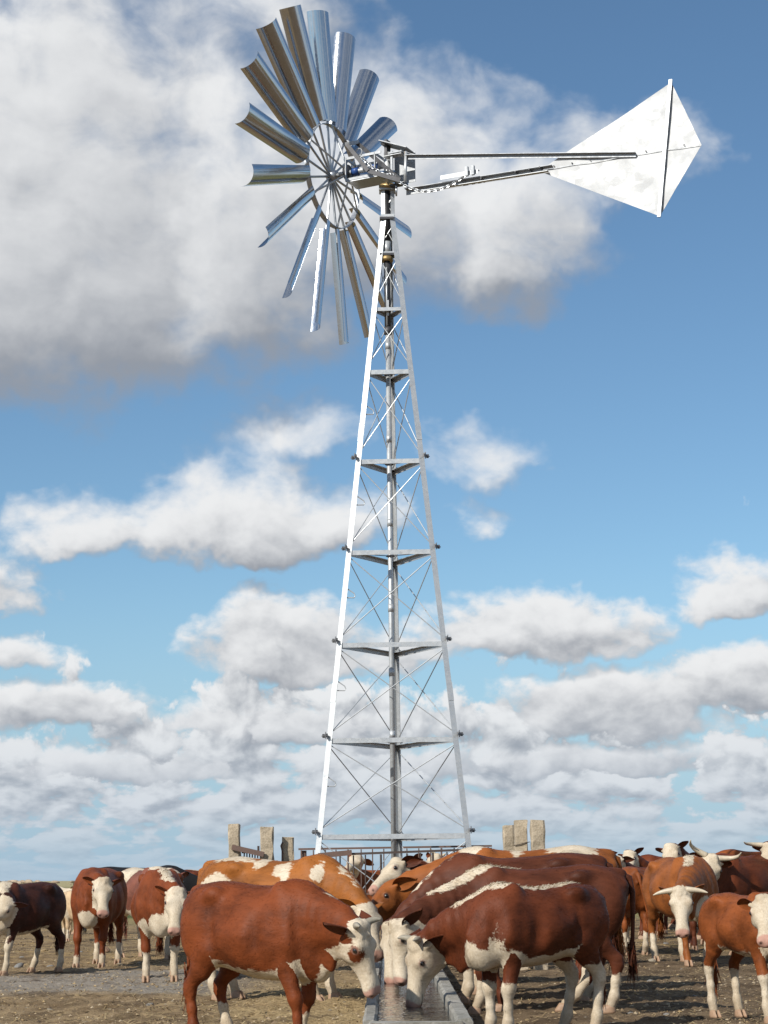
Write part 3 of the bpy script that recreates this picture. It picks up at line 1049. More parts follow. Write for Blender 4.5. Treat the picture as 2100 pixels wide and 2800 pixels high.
def coat_material(name, col, dark=0.62, white=(0.66, 0.57, 0.44), grime=0.5):
    m, nb, p = material(name)
    co = nb.node('ShaderNodeTexCoord').outputs['Object']
    def att(n_):
        a = nb.node('ShaderNodeAttribute'); a.attribute_name = n_
        return a.outputs['Fac']
    wa, pk, dk, low = att('white'), att('pink'), att('dark'), att('low')
    mp = nb.node('ShaderNodeMapping'); nb.put(mp.inputs[0], co); mp.inputs['Scale'].default_value = (0.22, 1.0, 0.6)
    hair = nb.noise(mp.outputs[0], 95.0, 4.0, 0.65, 0.4)
    hair2 = nb.noise(mp.outputs[0], 30.0, 5.0, 0.6)
    mp2 = nb.node('ShaderNodeMapping'); nb.put(mp2.inputs[0], co); mp2.inputs['Scale'].default_value = (0.55, 1.0, 0.85); mp2.inputs['Rotation'].default_value = (0, 0.6, 0)
    big = nb.noise(mp2.outputs[0], 4.6, 3.0, 0.5)
    edge = nb.m('ADD', nb.m('MULTIPLY', nb.m('SUBTRACT', hair2, 0.5), 0.085), nb.m('MULTIPLY', nb.m('SUBTRACT', hair, 0.5), 0.05))
    edge = nb.m('ADD', edge, nb.m('MULTIPLY', nb.m('SUBTRACT', nb.noise(co, 7.5, 3.0, 0.55), 0.5), 0.11))
    f = nb.ss(nb.m('ADD', wa, edge), -0.010, 0.012)
    tone = nb.m('ADD', nb.m('MULTIPLY', big, 0.75), nb.m('MULTIPLY', hair2, 0.25))
    c1 = nb.mix(nb.ss(tone, 0.30, 0.68), [q * dark for q in col], [min(1, q * 1.3) for q in col])
    c1 = nb.mix(nb.ss(hair, 0.40, 0.7, 0.0, 0.22), c1, [q * 1.5 for q in col])
    wc = nb.mix(nb.ss(nb.m('ADD', nb.m('MULTIPLY', big, 0.5), nb.m('MULTIPLY', hair, 0.5)), 0.36, 0.66), [white[0] * 0.72, white[1] * 0.68, white[2] * 0.62], white)
    wc = nb.mix(nb.m('MULTIPLY', nb.ss(nb.m('ADD', low, nb.m('MULTIPLY', nb.m('SUBTRACT', hair2, 0.5), 0.6)), 0.35, 0.9), grime), wc, (0.26, 0.19, 0.12))
    soil = nb.noise(co, 8.5, 5.0, 0.65)
    wc = nb.mix(nb.ss(soil, 0.50, 0.72, 0.0, 0.55), wc, (0.40, 0.30, 0.195))
    c = nb.mix(f, c1, wc)
    c = nb.mix(pk, c, nb.mix(big, (0.40, 0.21, 0.155), (0.50, 0.30, 0.23)))
    c = nb.mix(dk, c, (0.03, 0.018, 0.015))
    nb.put(p.inputs['Base Color'], c)
    p.inputs['Roughness'].default_value = 0.55
    p.inputs['Specular IOR Level'].default_value = 0.16
    p.inputs['Sheen Weight'].default_value = 0.0
    p.inputs['Sheen Roughness'].default_value = 0.4
    mus = nb.noise(mp.outputs[0], 9.0, 3.0, 0.5)
    h = nb.m('ADD', nb.m('ADD', nb.m('MULTIPLY', hair, 0.35), nb.m('MULTIPLY', hair2, 0.6)), nb.m('MULTIPLY', mus, 1.5))
    bump(nb, p, h, 0.40, 0.016)
    return m


COAT = {
    'red': coat_material('red_brown_coat', (0.158, 0.039, 0.0115), 0.52),
    'redder': coat_material('russet_coat', (0.205, 0.057, 0.0155), 0.55),
    'brown': coat_material('dark_brown_coat', (0.112, 0.0285, 0.0105), 0.5),
    'choc': coat_material('chocolate_coat', (0.094, 0.0275, 0.0125), 0.5),
    'calf': coat_material('dark_calf_coat', (0.062, 0.020, 0.012), 0.34),
    'tan': coat_material('tan_coat', (0.262, 0.090, 0.0195), 0.62),
    'tanred': coat_material('ginger_coat', (0.235, 0.074, 0.0185), 0.6),
    'roan': coat_material('roan_coat', (0.17, 0.062, 0.040), 0.6),
    'black': coat_material('black_coat', (0.016, 0.015, 0.015), 0.7),
    'cream': coat_material('cream_coat', (0.46, 0.33, 0.20), 0.75),
}


def simple(name, col, rough=0.5, var=0.25, scale=30.0, coat=0.0):
    m, nb, p = material(name)
    co = nb.node('ShaderNodeTexCoord').outputs['Object']
    n = nb.noise(co, scale, 4.0, 0.6)
    nb.put(p.inputs['Base Color'], nb.mix(n, [q * (1 - var) for q in col], [min(1, q * (1 + var)) for q in col]))
    p.inputs['Roughness'].default_value = rough
    p.inputs['Coat Weight'].default_value = coat
    return m


M['eye'] = simple('eye', (0.012, 0.009, 0.008), 0.08, 0.2, 10, 1.0)
M['hoof'] = simple('hoof_horn', (0.36, 0.23, 0.145), 0.6, 0.35, 40)
M['horn'] = simple('horn', (0.52, 0.44, 0.32), 0.45, 0.3, 25)
M['horngrey'] = simple('grey_horn', (0.30, 0.27, 0.21), 0.5, 0.35, 25)


def uv_sphere(r, n=12, mm=8):
    vs, fs = [(0, 0, r)], []
    for i in range(1, mm):
        for j in range(n):
            a, b = math.pi * i / mm, 2 * math.pi * j / n
            vs.append((r * math.sin(a) * math.cos(b), r * math.sin(a) * math.sin(b), r * math.cos(a)))
    vs.append((0, 0, -r))
    for j in range(n):
        fs.append((0, 1 + j, 1 + (j + 1) % n))
        for i in range(mm - 2):
            fs.append((1 + i * n + j, 1 + (i + 1) * n + j, 1 + (i + 1) * n + (j + 1) % n, 1 + i * n + (j + 1) % n))
        fs.append((len(vs) - 1, 1 + (mm - 2) * n + (j + 1) % n, 1 + (mm - 2) * n + j))
    return vs, fs


_v, _f = uv_sphere(0.0225)
EYE_ME = bpy.data.meshes.new('eye'); EYE_ME.from_pydata(_v, [], _f); EYE_ME.shade_smooth(); EYE_ME.materials.append(M['eye'])


def hoof_mesh():
    """cloven hoof, toe along +x, sole at z = 0"""
    vs, fs = [], []
    for sd_ in (-1, 1):
        o = len(vs)
        rings = [(0.0, 1.0, 0.0), (0.02, 0.98, -0.002), (0.05, 0.80, -0.010), (0.078, 0.62, -0.016)]
        for (z, sc, sh) in rings:
            for k in range(12):
                a = 2 * math.pi * k / 12
                x = 0.066 * math.cos(a) * sc
                if x > 0:
                    x *= 1.15
                y = 0.0245 * math.sin(a) * (0.6 + 0.4 * sc) * (1.0 - 0.35 * max(0, math.cos(a)))
                vs.append((x + sh + 0.012, y + sd_ * (0.0255 if z < .06 else 0.021), z))
        for i in range(3):
            for k in range(12):
                fs.append((o + i * 12 + k, o + i * 12 + (k + 1) % 12, o + (i + 1) * 12 + (k + 1) % 12, o + (i + 1) * 12 + k))
        fs.append(tuple(o + k for k in reversed(range(12))))
        fs.append(tuple(o + 36 + k for k in range(12)))
    me = bpy.data.meshes.new('hoof'); me.from_pydata(vs, [], fs); me.shade_smooth(); me.materials.append(M['hoof'])
    return me


HOOF_ME = hoof_mesh()


def set_attr(me, name, arr):
    a = me.attributes.new(name, 'FLOAT', 'POINT')
    a.data.foreach_set('value', np.asarray(arr, np.float32))


def hair_mesh(name, roots, dirs, lens, wid, mat, white, nor=None, rng=RNG):
    """single-triangle hairs"""
    n = len(roots)
    side = np.cross(dirs, rng.normal(size=(n, 3)))
    side /= np.maximum(1e-6, np.linalg.norm(side, axis=1))[:, None]
    w_ = np.asarray(wid).reshape(-1, 1) if not np.isscalar(wid) else wid
    a = roots + side * w_ - dirs * 0.004; b = roots - side * w_ - dirs * 0.004
    c = roots + dirs * np.asarray(lens)[:, None]
    v = np.stack([a, b, c], 1).reshape(-1, 3)
    f = np.arange(3 * n).reshape(-1, 3)
    if nor is not None:
        flip = (np.cross(b - a, c - a) * nor).sum(1) < 0
        f[flip] = f[flip][:, ::-1]
    me = np_mesh(name, v, f, mat, nor is not None)
    if nor is not None:      # hairs shade like the skin they grow from
        me.normals_split_custom_set_from_vertices(np.repeat(nor, 3, 0).tolist())
    set_attr(me, 'white', np.repeat(white, 3))
    set_attr(me, 'pink', np.zeros(3 * n)); set_attr(me, 'dark', np.zeros(3 * n)); set_attr(me, 'low', np.zeros(3 * n))
    return me


def vertex_normals(v, f):
    n = np.zeros_like(v)
    fn = np.cross(v[f[:, 2]] - v[f[:, 0]], v[f[:, 3]] - v[f[:, 1]])
    for k in range(4):
        np.add.at(n, f[:, k], fn)
    return n / np.maximum(1e-9, np.linalg.norm(n, axis=1))[:, None]


def make_cow(label, pos, yaw, scale, coat, head=None, pose=None, vox=0.022, legs=(0, 0, 0, 0), lg=1.0, dp=1.0, bl=1.0, wd=1.0, hf=1.0,
             face=-0.03, mane=None, belly=None, chest=0.0, socks=(.0, .0, .0, .0), patches=(), eyepatch=False, horns=None, ear='coat', fuzz=0, manehair=0,
             tail=0.0, name='cow', cat='cow', group='cattle standing in the yard', neckfat=1.0, hornmat='horn', curls=0, earwhite=-1.0, hornlen=1.0, lift=(0, 0, 0, 0), muzzle=1.0, facewhite=None, jaw=0.55):
    yr = R(yaw)
    hf = hf * 0.93
    root = empty(name, (pos[0], pos[1], float(relief(np.array([pos[0]]), np.array([pos[1]]))[0]) - 0.004), yr, scale)
    tag(root, label, cat, group)
    mat = COAT[coat]
    Winv = (Matrix.Translation(root.location) @ Matrix.Rotation(yr, 4, 'Z') @ Matrix.Scale(scale, 4)).inverted()

    def zt(z):
        return 0.6 * lg + (z - 0.6) * dp

    def zl(z):
        return zt(z) if z > 0.6 else z * lg
    # head frame
    if head is not None:
        poll = np.array(Winv @ at(*head[0])); muz = np.array(Winv @ at(*head[1]))
        fdir = nrm(muz - poll)
    else:
        poll, fdir = np.array(pose[0], float), nrm(pose[1])
    N0 = np.array([0.47 * bl, 0, zt(0.97)])
    nh = nrm([poll[0] - N0[0], poll[1], 0])
    upref = np.array([0, 0, 1.0]) + 0.6 * nh
    if head is not None and len(head) > 2:
        upref = np.array(Winv.to_3x3() @ Vector(head[2]))
    uu = nrm(upref - fdir * (upref @ fdir))
    ll = np.cross(uu, fdir)
    if head is not None:      # the marks give the top of the poll, the frame starts below it
        poll = poll + (fdir * 0.055 - uu * 0.045) * hf
    HM = np.stack([fdir, ll, uu], 1)

    def H(s, w_, t):
        return poll + HM @ (np.array([s, w_, t]) * hf)
    prims = []
    # torso
    tx, ttop = smooth_curve(TORSO[:, 0] * bl, zt(TORSO[:, 1]))
    _, tbot = smooth_curve(TORSO[:, 0] * bl, zt(TORSO[:, 2]))
    _, thw = smooth_curve(TORSO[:, 0] * bl, TORSO[:, 3] * wd)

    def torso(p):
        x, y, z = p[..., 0], p[..., 1], p[..., 2]
        tp_, bt, hw = np.interp(x, tx, ttop), np.interp(x, tx, tbot), np.interp(x, tx, thw)
        zc = bt + (tp_ - bt) * 0.47
        hz = np.where(z > zc, tp_ - zc, zc - bt)
        rel = (z - zc) / hz
        hw = hw * (1 - 0.17 * np.clip(rel, 0, 1) + 0.05 * np.clip(rel, -1, 0))
        r = (np.abs(y / hw) ** 2.2 + np.abs(rel) ** 2.2) ** (1 / 2.2)
        ov = np.maximum(np.maximum(x - tx[-1], tx[0] - x), 0)
        return (r - 1) * np.minimum(hw, hz) + ov
    prims.append(Prim(torso, (tx[0], -0.40 * wd, zt(0.5)), (tx[-1], 0.40 * wd, zt(1.34)), 0.05, 'torso'))
    for s_ in (-1, 1):
        prims.append(ellipsoid((0.44 * bl, s_ * 0.165 * wd, zt(0.90)), (0.17, 0.10 * wd, 0.30 * dp), 0.07))
        prims.append(ellipsoid((-0.54 * bl, s_ * 0.150 * wd, zt(0.93)), (0.25, 0.125 * wd, 0.30 * dp), 0.07))
        prims.append(ellipsoid((-0.37 * bl, s_ * 0.215 * wd, zt(1.20)), (0.085, 0.055, 0.06), 0.06))
        prims.append(ell_cone((0.36 * bl, s_ * 0.13 * wd, zt(1.24)), (0.53 * bl, s_ * 0.20 * wd, zt(0.86)), 0.045, 0.06, (1, 0, 0), 0.07, 'torso'))
        prims.append(ellipsoid((-0.79 * bl, s_ * 0.085, zt(1.12)), (0.05, 0.045, 0.06), 0.06))
    prims.append(ellipsoid((-0.76 * bl, 0, zt(1.225)), (0.08, 0.05, 0.055), 0.06))
    prims.append(ellipsoid((0.66 * bl, 0, zt(0.68)), (0.14, 0.11, 0.16 * dp), 0.08))
    for s_ in (-1, 1):      # hollow of the flank, groove behind the shoulder, crease before the thigh
        prims.append(ellipsoid((-0.22 * bl, s_ * 0.360 * wd, zt(1.10)), (0.12, 0.085, 0.11 * dp), 0.08, 'torso', True))
        prims.append(ellipsoid((0.235 * bl, s_ * 0.358 * wd, zt(0.82)), (0.05, 0.06, 0.22 * dp), 0.08, 'torso', True))
        prims.append(ellipsoid((-0.33 * bl, s_ * 0.325 * wd, zt(0.84)), (0.035, 0.06, 0.16 * dp), 0.06, 'torso', True))
        prims.append(ellipsoid((0.66 * bl, s_ * 0.255 * wd, zt(0.95)), (0.045, 0.07, 0.20 * dp), 0.07, 'torso', True))
    # neck
    N1 = H(-0.02, 0, -0.07)
    mid = N0 + np.array([0.30 * bl, 0, 0.10 * dp]) * 0.8
    mid = mid * 0.55 + (N0 + N1) * 0.5 * 0.45 + np.array([0, 0, 0.02])
    npts = []
    for t in np.linspace(0, 1, 7):
        npts.append((1 - t) ** 2 * N0 + 2 * t * (1 - t) * mid + t * t * N1)
    hn = np.interp(np.linspace(0, 1, 7), [0, .35, .7, 1], [0.32 * dp, 0.235 * dp, 0.165, 0.135 * hf]) * neckfat
    hs = np.interp(np.linspace(0, 1, 7), [0, .35, .7, 1], [0.185, 0.145, 0.110, 0.094 * hf]) * neckfat * (0.5 + 0.5 * wd)
    crest = []
    upn = nrm(np.array([0, 0, 1.0]) + 0.35 * np.array([-1, 0, 0]))
    nu = upn * 0.65 + uu * 0.35
    for i in range(6):
        u0 = upn + (uu - upn) * (i / 6.0) * 0.8
        prims.append(ell_cone(npts[i], npts[i + 1], (hn[i], hs[i]), (hn[i + 1], hs[i + 1]), u0, 0.05, 'neck'))
    for i in range(7):
        d = nrm(npts[min(i + 1, 6)] - npts[max(i - 1, 0)])
        u0 = upn + (uu - upn) * (i / 6.0) * 0.8
        n_ = nrm(u0 - d * (u0 @ d))
        crest.append(npts[i] + n_ * hn[i])
    # dewlap
    a_, b_ = H(0.06, 0, -0.22), np.array([0.68 * bl, 0, zt(0.66)])
    prims.append(ell_cone(a_, (a_ + b_) / 2 + np.array([0, 0, -0.02]), (0.05, 0.03), (0.085, 0.034), (0, 0, 1), 0.07, 'neck'))
    prims.append(ell_cone((a_ + b_) / 2 + np.array([0, 0, -0.02]), b_, (0.085, 0.034), (0.10, 0.06), (0, 0, 1), 0.07, 'neck'))
    # head
    hx, htop = smooth_curve(HEADST[:, 0], HEADST[:, 1]); _, hbot = smooth_curve(HEADST[:, 0], HEADST[:, 2]); _, hhw = smooth_curve(HEADST[:, 0], HEADST[:, 3] * 1.08)

    def headf(p):
        q = ((p - poll) @ HM) / hf
        s, w_, t = q[..., 0], q[..., 1], q[..., 2]
        tp_, bt, hw = np.interp(s, hx, htop), np.interp(s, hx, hbot), np.interp(s, hx, hhw)
        zc = bt + (tp_ - bt) * 0.60
        hz = np.where(t > zc, tp_ - zc, zc - bt)
        rel = np.clip((t - zc) / hz, -1.3, 1.3)
        hw = hw * np.where(rel < 0, 1 + 0.42 * rel * np.clip((0.46 - s) / 0.2, 0.3, 1), 1 - 0.12 * rel)
        hw = np.maximum(hw, 0.012)
        r = (np.abs(w_ / hw) ** 2.4 + np.abs((t - zc) / hz) ** 2.4) ** (1 / 2.4)
        ov = np.maximum(np.maximum(s - hx[-1], hx[0] - s), 0)
        return ((r - 1) * np.minimum(hw, hz) + ov) * hf
    hc = H(0.22, 0, -0.07)
    hp_ = Prim(headf, hc - 0.38 * hf, hc + 0.38 * hf, 0.045, 'head')
    prims.append(hp_)
    for s_ in (-1, 1):
        prims.append(ellipsoid(H(0.145, s_ * 0.098, 0.022), np.array([0.046, 0.046, 0.046]) * hf, 0.04, 'head'))
        prims.append(ell_cone(H(0.02, s_ * 0.09, 0.01), H(0.0, s_ * 0.145, -0.005), 0.034 * hf, 0.022 * hf, uu, 0.03, 'head'))
        prims.append(ellipsoid(H(0.525, s_ * 0.046, -0.040), np.array([0.028, 0.028, 0.028]) * hf, 0.025, 'head'))
        prims.append(ellipsoid(H(0.548, s_ * 0.047, -0.044), np.array([0.017, 0.017, 0.017]) * hf, 0.012, 'head', True))
        prims.append(ellipsoid(H(0.185, s_ * 0.088, -0.07), np.array([0.07, 0.03, 0.05]) * hf, 0.04, 'head'))
    if horns or curls:
        prims.append(ellipsoid(H(-0.015, 0, 0.07), np.array([0.045, 0.085, 0.035]) * hf, 0.05, 'head'))
    if curls and vox < 0.02:      # tufts of curly hair on the poll
        cr = np.random.default_rng(curls)
        for q in range(16 + curls // 30):
            w0 = cr.uniform(-.075, .075); s0 = cr.uniform(-.05, .075)
            prims.append(ellipsoid(H(s0, w0, 0.078 - 3.5 * w0 * w0 + cr.uniform(-.006, .012)), np.array([0.024, 0.022, 0.020]) * hf * cr.uniform(.75, 1.2), 0.010, 'head'))
    # legs
    hooves = []
    FL = [(0.47, .185, .80, .115, .085), (0.405, .175, .66, .092, .070), (0.44, .165, .405, .056, .050), (0.445, .160, .375, .050, .046), (0.44, .158, .25, .035, .031), (0.44, .158, .15, .043, .040), (0.475, .158, .065, .047, .047)]
    HL = [(-0.48, .165, .95, .17, .10), (-0.40, .195, .76, .145, .085), (-0.53, .175, .60, .090, .062), (-0.665, .165, .475, .056, .042), (-0.665, .163, .42, .052, .042), (-0.635, .160, .28, .040, .034), (-0.615, .160, .15, .046, .042), (-0.575, .160, .065, .049, .048)]
    for li, (tab, sgn) in enumerate(((FL, 1), (FL, -1), (HL, 1), (HL, -1))):
        dx = legs[li]; lf = lift[li]
        pts = []
        for (x, y, z, r1, r2) in tab:
            k_ = max(0.0, (0.80 - z) / 0.74)
            kk = k_ ** 1.15
            bend = 0.0
            if abs(dx) > 0.02:
                bend = 0.05 * math.sin(math.pi * min(1, k_)) * (1 if li < 2 else -1) * min(1, abs(dx) / .2)
            zz_ = zl(z) + lf * max(0, (0.5 - z) / 0.44)
            pts.append((np.array([x * bl + dx * kk + bend, sgn * y * wd, zz_]), r1, r2))
        for (a, ra1, ra2), (b, rb1, rb2) in zip(pts[:-1], pts[1:]):
            prims.append(ell_cone(a, b, (ra1, ra2), (rb1, rb2), (1, 0, 0), 0.035, 'leg'))
        hooves.append((pts[-1][0], dx))
    # ---- sample on a grid
    lo = np.min([p.lo for p in prims], 0) - 3 * vox; hi = np.max([p.hi for p in prims], 0) + 3 * vox
    N = np.ceil((hi - lo) / vox).astype(int) + 1
    F = np.full(N, 0.3, np.float32)
    axs = [lo[i] + vox * np.arange(N[i]) for i in range(3)]
    for pr in prims:
        mg = pr.k + 2.5 * vox
        i0 = np.clip(np.floor((pr.lo - mg - lo) / vox).astype(int), 0, N); i1 = np.clip(np.ceil((pr.hi + mg - lo) / vox).astype(int) + 1, 0, N)
        gx_, gy_, gz_ = np.meshgrid(*[axs[q][i0[q]:i1[q]] for q in range(3)], indexing='ij')
        d = pr.fn(np.stack([gx_, gy_, gz_], -1))
        S = F[i0[0]:i1[0], i0[1]:i1[1], i0[2]:i1[2]]
        if pr.sub:
            S[...] = -smin(-S, d, pr.k)
        else:
            S[...] = smin(S, d, pr.k)
    V, Q = surface_nets(F, lo, vox)
    # relax
    for it in range(2):
        acc = np.zeros_like(V); c_ = np.zeros(len(V))
        for k in range(4):
            a, b = Q[:, k], Q[:, (k + 1) % 4]
            np.add.at(acc, a, V[b]); np.add.at(c_, a, 1)
        V = V * 0.5 + 0.5 * acc / np.maximum(1, c_)[:, None]
    # ---- uneven flesh, folds across the neck
    nv0 = vertex_normals(V, Q)
    pr = np.random.default_rng(int(abs(pos[0] * 811 + pos[1] * 57)))
    lump = np.zeros(len(V))
    for q in range(14):
        kv = pr.normal(0, 1, 3); kv = kv / np.linalg.norm(kv) * pr.uniform(9, 26)
        lump += np.sin(V @ kv + pr.uniform(0, 6.28)) * (9.0 / np.linalg.norm(kv))
    dHh = hp_.fn(V)
    calm = np.clip((dHh - 0.01) / 0.08, 0, 1) * np.clip((V[:, 2] - 0.5) / 0.2, 0.15, 1)
    ax_n = nrm(N1 - N0)
    tt = (V - N0) @ ax_n / np.linalg.norm(N1 - N0)
    neckw = np.clip((tt - 0.15) / 0.2, 0, 1) * np.clip((0.95 - tt) / 0.15, 0, 1) * calm
    fold = np.sin(((V - N0) @ ax_n + 0.25 * V[:, 2]) * 2 * math.pi / 0.085 + 1.5 * np.sin(V[:, 2] * 9)) * neckw
    V = V + nv0 * (0.0022 * lump * calm + 0.0026 * fold * (0.6 + 0.5 * np.sin(V[:, 2] * 14 + V[:, 0] * 9)) * (vox < 0.02))[:, None]
    # ---- markings
    hq = ((V - poll) @ HM) / hf
    dH = hp_.fn(V)
    dT = np.minimum(torso(V), 9)
    dN = np.min([p.fn(V) for p in prims if p.part == 'neck'], 0)
    onhead = (dH < np.minimum(dN, dT) + 0.035) & (dH < 0.055)
    white = np.full(len(V), -0.2)
    fw = np.where(onhead, hq[:, 0] - face + jaw * np.maximum(0, -hq[:, 2] - 0.09), -0.2)
    strict = (dH < np.minimum(dN, dT) + 0.012) & (dH < 0.055) if jaw < 0.3 else onhead
    fw = np.where((hq[:, 0] > -0.12) & strict, fw, -0.2)
    if facewhite is not None:       # only a blaze
        fw = np.minimum(fw, facewhite - np.abs(hq[:, 1]))
    if jaw < 0.3:      # white brow and poll above brown cheeks
        fw = np.maximum(fw, np.where((dH < 0.06) & (hq[:, 0] > -0.09) & (hq[:, 0] < 0.3), hq[:, 2] - 0.012, -0.2))
    if eyepatch:
        e0 = H(0.165, -0.115 if eyepatch == 'R' else 0.115, 0.0); e1 = H(0.215, -0.115 if eyepatch == 'R' else 0.115, -0.035)
        de = np.minimum(np.linalg.norm(V - e0, axis=1) - 0.064 * hf, np.linalg.norm(V - e1, axis=1) - 0.056 * hf)
        fw = np.minimum(fw, de)
    white = np.maximum(white, fw)
    if mane:
        m0, m1, mw = mane          # from neck fraction m0 back to torso x = m1, half width
        line = [c for i, c in enumerate(crest) if i / 6.0 <= m0][::-1]
        for x in np.arange(0.45, m1, -0.06):
            line.append(np.array([x * bl, 0, np.interp(x * bl, tx, ttop)]))
        line = np.array(line)
        best = np.full(len(V), 9.0); par = np.zeros(len(V))
        L_ = len(line)
        for i in range(L_ - 1):
            a, b = line[i], line[i + 1]
            ab = b - a
            t = np.clip(((V - a) @ ab) / (ab @ ab), 0, 1)
            dd = np.linalg.norm(V - (a + t[:, None] * ab), axis=1)
            u_ = dd < best
            best[u_] = dd[u_]; par[u_] = (i + t[u_]) / (L_ - 1)
        wv_ = np.interp(par, [0, .1, .45, .7, 1.0], [0.55, 1.0, 1.0, 0.75, 0.25]) * mw
        white = np.maximum(white, np.where(dH < 0.02, -0.2, wv_ - best))
    if belly is not None:
        zb = np.interp(V[:, 0], tx, tbot) + belly * np.interp(V[:, 0] / bl, [-0.75, -.5, 0.0, .35, .6], [0.3, 1.0, 0.9, 1.1, 1.2])
        bw = np.where((V[:, 0] > tx[0]) & (V[:, 0] < 0.62 * bl) & (dT < 0.05), zb - V[:, 2], -0.2)
        white = np.maximum(white, bw)
    if chest > 0:
        c0 = np.array([0.78 * bl, 0, zt(0.575)])
        q = (V - c0) / np.array([chest * 1.15, chest * 0.95, chest * 1.05])
        white = np.maximum(white, (1 - np.sqrt((q * q).sum(1))) * chest)
    for li in range(4):
        xx = hooves[li][0]
        top = socks[li]
        if top > 0:
            near = (np.hypot(V[:, 0] - xx[0] * 0.85 - (0.44 if li < 2 else -0.60) * bl * 0.15, V[:, 1] - xx[1]) < 0.17) & (V[:, 2] < top + 0.25)
            white = np.maximum(white, np.where(near, top - V[:, 2], -0.2))
    for (px, pz, rx, rz, sd_) in patches:
        e = np.hypot((V[:, 0] - px * bl) / rx, (V[:, 2] - zt(pz)) / rz)
        ok = (V[:, 1] * sd_ > -0.02) if sd_ else np.ones(len(V), bool)
        white = np.maximum(white, np.where(ok & (dT < 0.08), (1 - e) * min(rx, rz), -0.2))
    pink = np.where(onhead, np.clip((hq[:, 0] - 0.488 + 0.25 * np.abs(hq[:, 2] + 0.06)) / 0.012, 0, 1), 0) * muzzle
    dark = np.zeros(len(V))
    for s_ in (-1, 1):
        dark = np.maximum(dark, np.clip(1.25 - np.linalg.norm(V - H(0.542, s_ * 0.047, -0.043), axis=1) / (0.020 * hf), 0, 1))
        er = np.linalg.norm(V - H(0.155, s_ * 0.135, 0.012), axis=1) / hf
        pink = np.maximum(pink, np.clip((0.040 - er) / 0.01, 0, 1) * 0.55 * muzzle)
        dark = np.maximum(dark, np.clip((0.029 - er) / 0.006, 0, 1) * 0.8)
    mouth = onhead & (hq[:, 0] > 0.40) & (np.abs(hq[:, 2] + 0.108 - (0.50 - hq[:, 0]) * 0.12) < 0.006)
    dark = np.maximum(dark, mouth * 0.75)
    low = np.clip((0.34 * lg - V[:, 2]) / (0.30 * lg), 0, 1)
    me = np_mesh('body', V, Q, mat, True)
    for n_, a_ in (('white', white), ('pink', pink), ('dark', dark), ('low', low)):
        set_attr(me, n_, a_)
    body = data_obj('body', me, root)
    rng = np.random.default_rng(int(abs(pos[0] * 997 + pos[1] * 131)) + 3)
    # ---- eyes
    for s_ in (-1, 1):
        data_obj('eye', EYE_ME, root, Matrix.Translation(Vector(H(0.155, s_ * 0.128, 0.012))) @ Matrix.Scale(hf, 4))
    # ---- hooves
    for (p, dx), lf in zip(hooves, lift):
        data_obj('hoof', HOOF_ME, root, Matrix.Translation(Vector((p[0] + 0.012, p[1], 0.0 + lf))) @ Matrix.Rotation(-0.5 * (lf > 0.02) * -1, 4, 'Y') @ Matrix.Scale(1.0 if lg < 1.2 else .92, 4))
    # ---- ears
    for s_ in (-1, 1):
        ev, ef, ew = [], [], []
        NL_, NW = 9, 6
        base = np.array([0.0, s_ * 0.115, 0.0])
        lx = nrm([-0.50, s_ * 1.0, -0.22]); wdir = nrm(np.cross(lx, [1, 0, 0])) * s_; cup = nrm(np.cross(lx, wdir)) * s_
        for layer_ in (0, 1):
            for i in range(NL_ + 1):
                u_ = i / NL_
                hwid = 0.074 * (math.sin(math.pi * min(1, u_ * 0.93 + 0.07)) ** 0.72) * (1 - 0.25 * u_) + 0.008
                for j in range(NW + 1):
                    v_ = 2 * j / NW - 1
                    q = base + lx * (0.185 * u_) + wdir * (hwid * v_) + np.array([1, 0, 0]) * (0.050 * v_ * v_ * (1 - .6 * u_) - 0.03 - 0.03 * u_ * u_ - (0.006 if layer_ else 0.0)) + np.array([0, 0, -0.055]) * u_ * u_
                    ev.append(H(*q)); ew.append(0.1 if (ear == 'white' or (layer_ == 0 and abs(v_) < .8 and u_ > .1 and earwhite > 0)) else -0.2)
            o = layer_ * (NL_ + 1) * (NW + 1)
            for i in range(NL_):
                for j in range(NW):
                    a = o + i * (NW + 1) + j
                    q = (a, a + 1, a + NW + 2, a + NW + 1)
                    ef.append(q if layer_ else q[::-1])
        eo = mesh_obj('ear', ev, ef, mat, root, True)
        for n_, a_ in (('white', ew), ('pink', np.zeros(len(ev))), ('dark', np.full(len(ev), 0.45 if ear == 'dark' else 0.0)), ('low', np.zeros(len(ev)))):
            set_attr(eo.data, n_, a_)
    # ---- horns
    if horns:
        for s_ in (-1, 1):
            if horns == 'up':
                ctl = [(-.02, .07, .055), (-.03, .16, .075), (-.03, .25, .11), (-.01, .315, .185), (.02, .325, .285)]
                rad = [.040, .036, .029, .020, .005]
            elif horns == 'upright':
                ctl = [(-.02, .07, .055), (-.03, .16, .085), (-.02, .24, .15), (.02, .275, .235), (.05, .275, .33)]
                rad = [.036, .032, .025, .017, .005]
            elif horns == 'flat':
                ctl = [(-.01, .07, .05), (.0, .16, .05), (.01, .235, .045), (.03, .305, .045), (.055, .355, .055)]
                rad = [.038, .033, .027, .018, .005]
            else:
                ctl = [(-.02, .06, .06), (-.03, .105, .085), (-.025, .14, .12), (-.01, .16, .155)]
                rad = [.034, .029, .022, .007]
            t_ = np.linspace(0, len(ctl) - 1, 14)
            P_ = [H(*[np.interp(q, range(len(ctl)), [c[i] for c in ctl]) * (1 if i != 1 else s_) for i in range(3)]) for q in t_]
            P_ = [P_[0]] + [P_[0] + (p - P_[0]) * hornlen for p in P_[1:]]
            P_s = [P_[0]] + [(P_[i - 1] + P_[i] * 2 + P_[i + 1]) / 4 for i in range(1, 13)] + [P_[-1]]
